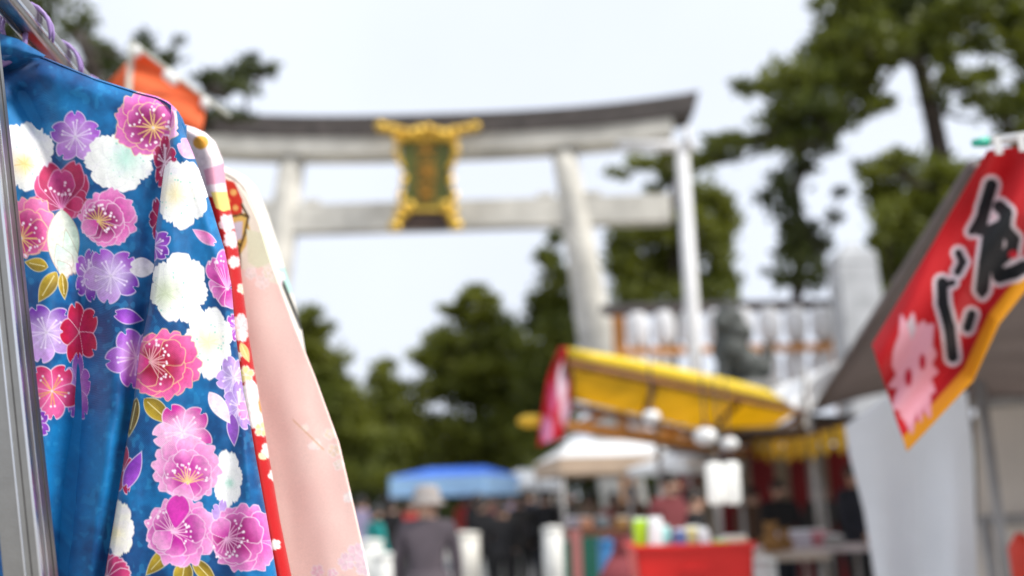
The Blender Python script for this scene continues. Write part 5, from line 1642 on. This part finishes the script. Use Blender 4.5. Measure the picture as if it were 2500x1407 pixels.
c_grey = cloth('grey_purple_coat', '544c52'); c_hat = cloth('pale_grey_hat', '98928e'); c_nav = cloth('navy_cloth', '22242e'); c_blk = cloth('black_cloth', '1c1b1d'); c_dk = cloth('charcoal_cloth', '34312f')
c_mar = cloth('maroon_cloth', '7c3c40'); c_red = cloth('red_cloth', 'a83430'); c_teal = cloth('teal_cloth', '1f8a86'); c_tan = cloth('tan_cloth', '8a7868'); c_pink = cloth('dusty_pink_cloth', 'a86c68'); c_wht = cloth('off_white_cloth', 'd0ccc6'); c_brn = cloth('brown_cloth', '5c4434'); c_lil = cloth('lilac_cloth', '8c84a0')
def at(px, Y): return W(px, 1300, Y).x
person(at(1042, 7.0), 7.0, 1.53, math.pi, c_grey, c_dk, 'person in grey coat and pale bucket hat, seen from behind', hat=c_hat, hair=False, lean=0.03)
ppl = [(1165, 17, 1.62, 2.6, c_blk, c_blk, 'person in all black standing just right of the grey coat', None), (1205, 19, 1.55, 0.3, c_mar, c_nav, 'person in maroon jacket among the dark crowd', None),
       (1245, 20, 1.60, 3.0, c_lil, c_blk, 'person in lilac grey top in the middle of the crowd', None), (1290, 16, 1.66, 2.9, c_nav, c_blk, 'person in navy jacket, tallest of the crowd by the white tent', None),
       (1320, 18, 1.58, 0.2, c_blk, c_dk, 'person in black coat under the small white tent', None), (1000, 18, 1.50, 0.4, c_red, c_blk, 'person in red jacket half hidden by the grey coat', None),
       (955, 16, 1.52, 2.8, c_blk, c_blk, 'person in black beside the person in teal', None), (912, 13, 1.42, 2.2, c_teal, c_dk, 'person in teal jacket near the pink kimono hem', None),
       (880, 15, 1.60, 3.1, c_lil, c_nav, 'person in lilac jacket at the edge of the pink kimono', None), (1178, 14, 1.50, 2.9, c_blk, c_blk, 'person in black with back turned, in front of the maroon jacket', None), (1268, 14.5, 1.55, 3.2, c_dk, c_blk, 'person in dark charcoal between the lilac top and the navy jacket', None), (1335, 14.5, 1.6, 2.7, c_blk, c_nav, 'person in black near the pale post-like bin', None), (1225, 13, 1.42, 3.0, c_blk, c_blk, 'short person in black in the front of the crowd', None), (1138, 22, 1.62, 0.2, c_red, c_blk, 'person in red top far off under the blue tent', None),
       (1440, 15, 1.55, 2.9, c_tan, c_brn, 'person in tan coat below the white hipped tent', None), (1500, 14, 1.52, 0.4, c_pink, c_dk, 'person in dusty pink top by the goods table', None), (1395, 19, 1.60, 0.2, c_dk, c_blk, 'person in charcoal coat in front of the white hipped tent', None),
       (1545, 13, 1.60, 2.8, c_brn, c_blk, 'person in brown coat next to the stall post', None), (1640, 9.0, 1.66, 0.5, c_mar, c_dk, 'person in maroon sweater working under the yellow canopy', None), (1700, 8.4, 1.50, 1.2, c_blk, c_blk, 'person in black bending over the goods under the canopy', None),
       (1905, 10.6, 1.58, 0.2, c_blk, c_nav, 'person in black before the striped curtain', None), (2010, 11.4, 1.55, 0.1, c_dk, c_blk, 'person in charcoal sweater near the striped curtain', None), (2098, 9.6, 1.70, 0.4, c_nav, c_blk, 'person in navy jacket standing against the white side sheet', None),
       (1840, 11.6, 1.52, 0.3, c_brn, c_blk, 'person in brown sweater between the table and the striped curtain', None)]
for (px, Y, H, fc, tp, bt, lab, ht) in ppl:
    person(at(px, Y), Y, H, fc, tp, bt, lab, hat=ht, arm=(random.random() * .8, random.random() * .8), stride=random.uniform(0.02, 0.12), lean=random.uniform(0, .06))

# ================================================================== tables, goods, crates, small things
m_redc = mat('red_plastic', (0.78, 0.022, 0.018), 0.35, 0.06, 4)
m_table = mat('table_board', (0.42, 0.34, 0.27), 0.7, 0.15, 4)
m_lime = mat('lime_packet', lin('a8d020'), 0.4, 0.1, 8); m_wpk = mat('white_packet', (0.80, 0.82, 0.82), 0.4, 0.05, 8); m_bpk = mat('blue_packet', lin('5a6a9c'), 0.4, 0.1, 8); m_ypk = mat('yellow_packet', lin('e2d48c'), 0.4, 0.1, 8); m_aqua = mat('aqua_packet', lin('9cdcd8'), 0.4, 0.1, 8)
def table(x, y, w, d, z, label, m=m_table, rz=0.0):
    o = empty('table', (x, y, 0), rz, label, 'table')
    M = Matrix.Rotation(rz, 4, 'Z')
    def T(a, b, c): return Vector((x, y, 0)) + M @ Vector((a, b, c))
    mb = MB(); mb.box((x, y, z - 0.02), (w, d, 0.04), M.to_3x3(), bevel=0.006); mb.build('table_top', m, o)
    for sx in (-1, 1):
        for sy in (-1, 1):
            mb = MB(); mb.tube([T(sx * (w / 2 - .06), sy * (d / 2 - .06), 0), T(sx * (w / 2 - .06), sy * (d / 2 - .06), z - 0.04)], 0.018, 8); mb.build('leg', m_greyp, o, True)
    return o
YC = 5.4
ck = YC / FPX
a, b = W(1546, 1338, YC), W(1842, 1330, YC)
zc = (a.z + b.z) / 2
cw = b.x - a.x
ccx = (a.x + b.x) / 2
zb = zc - 0.34
table(ccx - 0.05, YC + 0.2, 1.15, 0.6, zb, 'low goods table under the red plastic crate')
cr = empty('crate', (ccx, YC + 0.19, zb), 0, 'bright red plastic crate full of packets on the goods table', 'crate')
mb = MB()
def ringbox(mb, w0, d0, w1, d1, z0, z1, th):
    for (sx, sy, ww, dd) in ((0, -1, 1, 0), (0, 1, 1, 0), (-1, 0, 0, 1), (1, 0, 0, 1)):
        if ww:
            mb.prism([(ccx - w0 / 2, YC + .19 + sy * d0 / 2, z0), (ccx + w0 / 2, YC + .19 + sy * d0 / 2, z0), (ccx + w1 / 2, YC + .19 + sy * d1 / 2, z1), (ccx - w1 / 2, YC + .19 + sy * d1 / 2, z1)], (0, -sy * th, 0))
        else:
            mb.prism([(ccx + sx * w0 / 2, YC + .19 - d0 / 2, z0), (ccx + sx * w0 / 2, YC + .19 + d0 / 2, z0), (ccx + sx * w1 / 2, YC + .19 + d1 / 2, z1), (ccx + sx * w1 / 2, YC + .19 - d1 / 2, z1)], (-sx * th, 0, 0))
ringbox(mb, cw * .88, 0.36, cw * .97, 0.42, zb + 0.006, zc, 0.012)
mb.box((ccx, YC + .19, zb + 0.012), (cw * .86, 0.34, 0.012))
wall = mb.build('bin', m_redc, cr)
for (sx, sy, lx, ly) in ((0, -1, cw + .01, .03), (0, 1, cw + .01, .03), (-1, 0, .03, .42), (1, 0, .03, .42)):
    mb = MB(); mb.box((ccx + sx * cw * .49, YC + .19 + sy * .212, zc), (lx, ly, 0.028), bevel=0.006); mb.build('rim', m_redc, cr)
mb = MB(); mb.box((ccx, YC + 0.19 - 0.21, zb + 0.22), (0.16, 0.012, 0.03), bevel=0.005); mb.build('handle', m_redc, cr)
for i, (x, y0, y1, w, m, dy, lab) in enumerate(((1562, 1270, 1345, 34, m_lime, .10, 'lime green packet standing at the end of the red crate'), (1592, 1268, 1345, 34, m_wpk, .08, 'tall white packet beside the lime packet in the red crate'), (1626, 1288, 1345, 32, m_aqua, .16, 'aqua packet in the red crate'),
        (1655, 1296, 1345, 30, m_bpk, .1, 'slate blue packet in the middle of the red crate'), (1690, 1290, 1345, 40, m_ypk, .14, 'pale yellow packet in the red crate'), (1722, 1294, 1345, 28, m_wpk, .1, 'white packet next to the pale yellow one in the red crate'), (1752, 1320, 1345, 36, m_lime, .1, 'low lime green packet near the right end of the red crate'), (1796, 1312, 1345, 60, mat('cream_packet', lin('ecd8b4'), .5), .12, 'wide cream packet at the right end of the red crate'))):
    Yq = YC + dy + 0.08
    p0, p1 = W(x, y0, Yq), W(x, y1, Yq)
    zlow = zb + 0.02
    o = empty('packet', (p0.x, Yq, zlow), 0, lab, 'packet', 'packets in the red crate')
    hh = p0.z - zlow
    mb = MB(); mb.box((p0.x, Yq, zlow + hh / 2), (w * Yq / FPX, 0.06, hh), Matrix.Rotation(0.1 * math.sin(i * 2.3), 3, 'Y'), bevel=0.012); mb.build('pouch', m, o, True)
    mb = MB(); mb.box((p0.x + 0.1 * math.sin(i * 2.3) * hh / 2, Yq, zlow + hh + 0.004), (w * Yq / FPX * 0.9, 0.012, 0.02), bevel=0.003); mb.build('seal', m_wpk, o)
# goods tables deeper in the stalls
table(at(1985, 7.6), 7.9, 1.1, 0.5, W(1985, 1338, 7.6).z, 'table with pale goods before the striped curtain', mat('pale_board', (0.55, 0.47, 0.46), .6))
m_gp = mat('rose_goods', lin('b87078'), 0.7, 0.1, 9); m_gl = mat('lilac_goods', lin('b0a8b0'), 0.7, 0.1, 9)
def goods(px, py, Y, w, h, m, label, d=0.2, kind='goods_box', cat='box'):
    p = W(px, py, Y)
    o = empty(kind, (p.x, Y, p.z), 0, label, cat)
    mb = MB(); mb.box((p.x, Y, p.z + h / 2), (w, d, h), bevel=min(w, h) * .18); mb.build('carton', m, o, True)
    mb = MB(); mb.box((p.x, Y - d * .1, p.z + h + 0.006), (w * .8, d * .6, 0.012), bevel=0.004); mb.build('lid', m_wpk, o)
    return o
goods(1940, 1336, 7.8, 0.24, 0.12, m_gl, 'lilac carton on the pale table before the striped curtain')
goods(1985, 1334, 7.85, 0.22, 0.12, m_gp, 'rose carton on the pale table before the striped curtain')
goods(2030, 1334, 7.8, 0.16, 0.08, mat('grey_goods', lin('8c8884'), .7), 'flat grey carton at the end of the pale table')
# tan soft toy bear
def bear(px, py, Y, s_, label):
    p = W(px, py, Y)
    o = empty('soft_toy', (p.x, Y, p.z), 0, label, 'toy')
    m = mat('tan_plush', lin('8a6438'), 0.95, 0.25, 20, bump=0.6, bscale=80)
    mb = MB()
    for (dx, dz, r) in ((0, .07, .09), (0, .2, .07), (-.055, .26, .025), (.055, .26, .025), (-.09, .1, .035), (.09, .1, .035), (-.06, .02, .04), (.06, .02, .04)):
        mb.ball(p + Vector((dx, -0.02 if abs(dx) > .04 else 0, dz)) * s_, r * s_, 10)
    b_ = mb.build('body', m, o, True)
    md = b_.modifiers.new('merge', 'REMESH'); md.mode = 'VOXEL'; md.voxel_size = 0.012; md.use_smooth_shade = True
    for dx in (-.025, .025):
        mb = MB(); mb.ball(p + Vector((dx, -.068, .215)) * s_, .009 * s_, 8); mb.build('eye', m_black, o)
    return o
bear(1885, 1345, 6.9, 0.72, 'tan plush toy sitting beside the red crate'); bear(1918, 1342, 7.05, 0.55, 'smaller tan plush toy behind the bigger one')
tb = W(1900, 1352, 7.0)
table(tb.x, 7.0, 0.6, 0.45, tb.z, 'small stand carrying the tan plush toys')
# white drum by the crate, boards and bins between the stalls
def drum(px, py_top, Y, r, m, label, name='drum', cat='drum'):
    p = W(px, py_top, Y)
    o = empty(name, (p.x, Y, 0), 0, label, cat)
    mb = MB(); mb.lathe([(r * .94, 0.0), (r, 0.02), (r, p.z * .33), (r * 1.02, p.z * .34), (r, p.z * .36), (r, p.z * .70), (r * 1.02, p.z * .71), (r, p.z * .73), (r * .98, p.z - .03)], (p.x, Y, 0), 18); mb.build('barrel', m, o, True)
    mb = MB(); mb.lathe([(r * 1.03, p.z - .035), (r * 1.05, p.z - .02), (r * 1.0, p.z - .003), (r * .2, p.z + .01)], (p.x, Y, 0), 18); mb.build('lid', m, o, True)
    return o
m_offw = mat('off_white_plastic', (0.66, 0.66, 0.62), 0.45, 0.06, 5)
m_cream = mat('cream_plastic', (0.62, 0.60, 0.54), 0.45, 0.06, 5)
drum(1866, 1362, 6.0, 0.07, m_offw, 'slim white drum at the right end of the red crate')
drum(1138, 1300, 9.0, 0.125, m_cream, 'tall cream bin beside the person in the grey coat', 'litter_bin', 'bin')
drum(905, 1318, 8.5, 0.11, m_offw, 'white bin next to the hem of the pink kimono', 'litter_bin', 'bin')
drum(943, 1352, 8.2, 0.12, m_offw, 'low white bin in front of the taller one by the pink kimono', 'litter_bin', 'bin')
for (px, py, r, lab) in ((1205, 1342, .21, 'round pale stone on the path in front of the crowd, wider one'), (1262, 1344, .17, 'round pale stone on the path, smaller of two')):
    p = W(px, py, 15)
    o = empty('stone_bollard', (p.x, 15, 0), 0, lab, 'bollard', 'round stones on the path')
    mb = MB(); mb.lathe([(r * .8, 0), (r * .9, .1), (r * .9, p.z - r * 1.0), (r, p.z - r * .7), (r * .85, p.z - r * .25), (r * .3, p.z)], (p.x, 15, 0), 16); mb.build('stone', m_offw, o, True)
    mb = MB(); mb.lathe([(r * 1.3, 0), (r * 1.3, .06), (r * 1.1, .08)], (p.x, 15, 0), 16); mb.build('foot', m_gran, o)
drum(1348, 1286, 8.0, 0.085, m_offw, 'pale post-like bin left of the green boards', 'litter_bin', 'bin')
m_grn = mat('green_board', lin('1c5c4c'), 0.6, 0.12, 5); m_pnk = mat('salmon_board', lin('b0706c'), 0.6, 0.1, 5); m_bl2 = mat('blue_tub', lin('3c7cb0'), 0.4, 0.1, 5)
for (px, py, w, m, lab) in ((1378, 1322, 36, m_grn, 'narrow dark green sign board by the pale bin'), (1404, 1296, 26, m_pnk, 'narrow salmon pink sign board between two green ones'), (1442, 1312, 44, m_grn, 'wide dark green sign board beside the blue tub')):
    Y = 8.4
    p = W(px, py, Y)
    o = empty('sign_board', (p.x, Y, 0), 0, lab, 'board', 'boards between the stalls')
    mb = MB(); mb.box((p.x, Y, p.z / 2 + .05), (w * Y / FPX, 0.03, p.z - .1), bevel=.006); mb.build('board', m, o)
    for sx in (-1, 1):
        mb = MB(); mb.box((p.x + sx * w * Y / FPX * .4, Y + .04, p.z / 2 - .05), (.02, .02, p.z - .1)); mb.build('leg', m_greyp, o)
tz = W(1470, 1292, 9.2).z
table(at(1460, 9.2), 9.3, 1.0, 0.5, tz, 'brown display table with mixed wares left of the red crate', mat('brown_board', lin('7c5038'), .7))
for i, (px, m, lab) in enumerate(((1400, m_gl, 'pale grey carton at the end of the brown display table'), (1430, mat('peach_goods', lin('d09878'), .7), 'peach carton on the brown display table'), (1470, mat('slate_goods', lin('707c80'), .7), 'slate carton on the brown display table'), (1520, mat('ochre_goods', lin('b08a50'), .7), 'ochre carton at the crate end of the brown display table'))):
    goods(px, 1291, 9.25, 0.13, 0.10, m, lab, 0.16)
drum(1492, 1318, 7.4, 0.105, m_bl2, 'round blue tub beside the red crate', 'tub', 'tub')
p = W(1520, 1352, 6.6)
o = empty('sack', (p.x, 6.6, 0), 0, 'dusty red sack slumped next to the blue tub', 'sack')
mb = MB(); mb.lathe([(.14, 0), (.19, .1), (.18, p.z * .5), (.16, p.z * .85), (.07, p.z)], (p.x, 6.6, 0), 16, 1.1, .8); mb.build('bag', mat('dusty_red_cloth', lin('8c4448'), .9), o, True)
mb = MB(); mb.lathe([(.06, p.z - .01), (.075, p.z + .01), (.05, p.z + .07), (.08, p.z + .11)], (p.x, 6.6, 0), 14); mb.build('neck', mat('dusty_red_cloth', lin('8c4448'), .9), o, True)
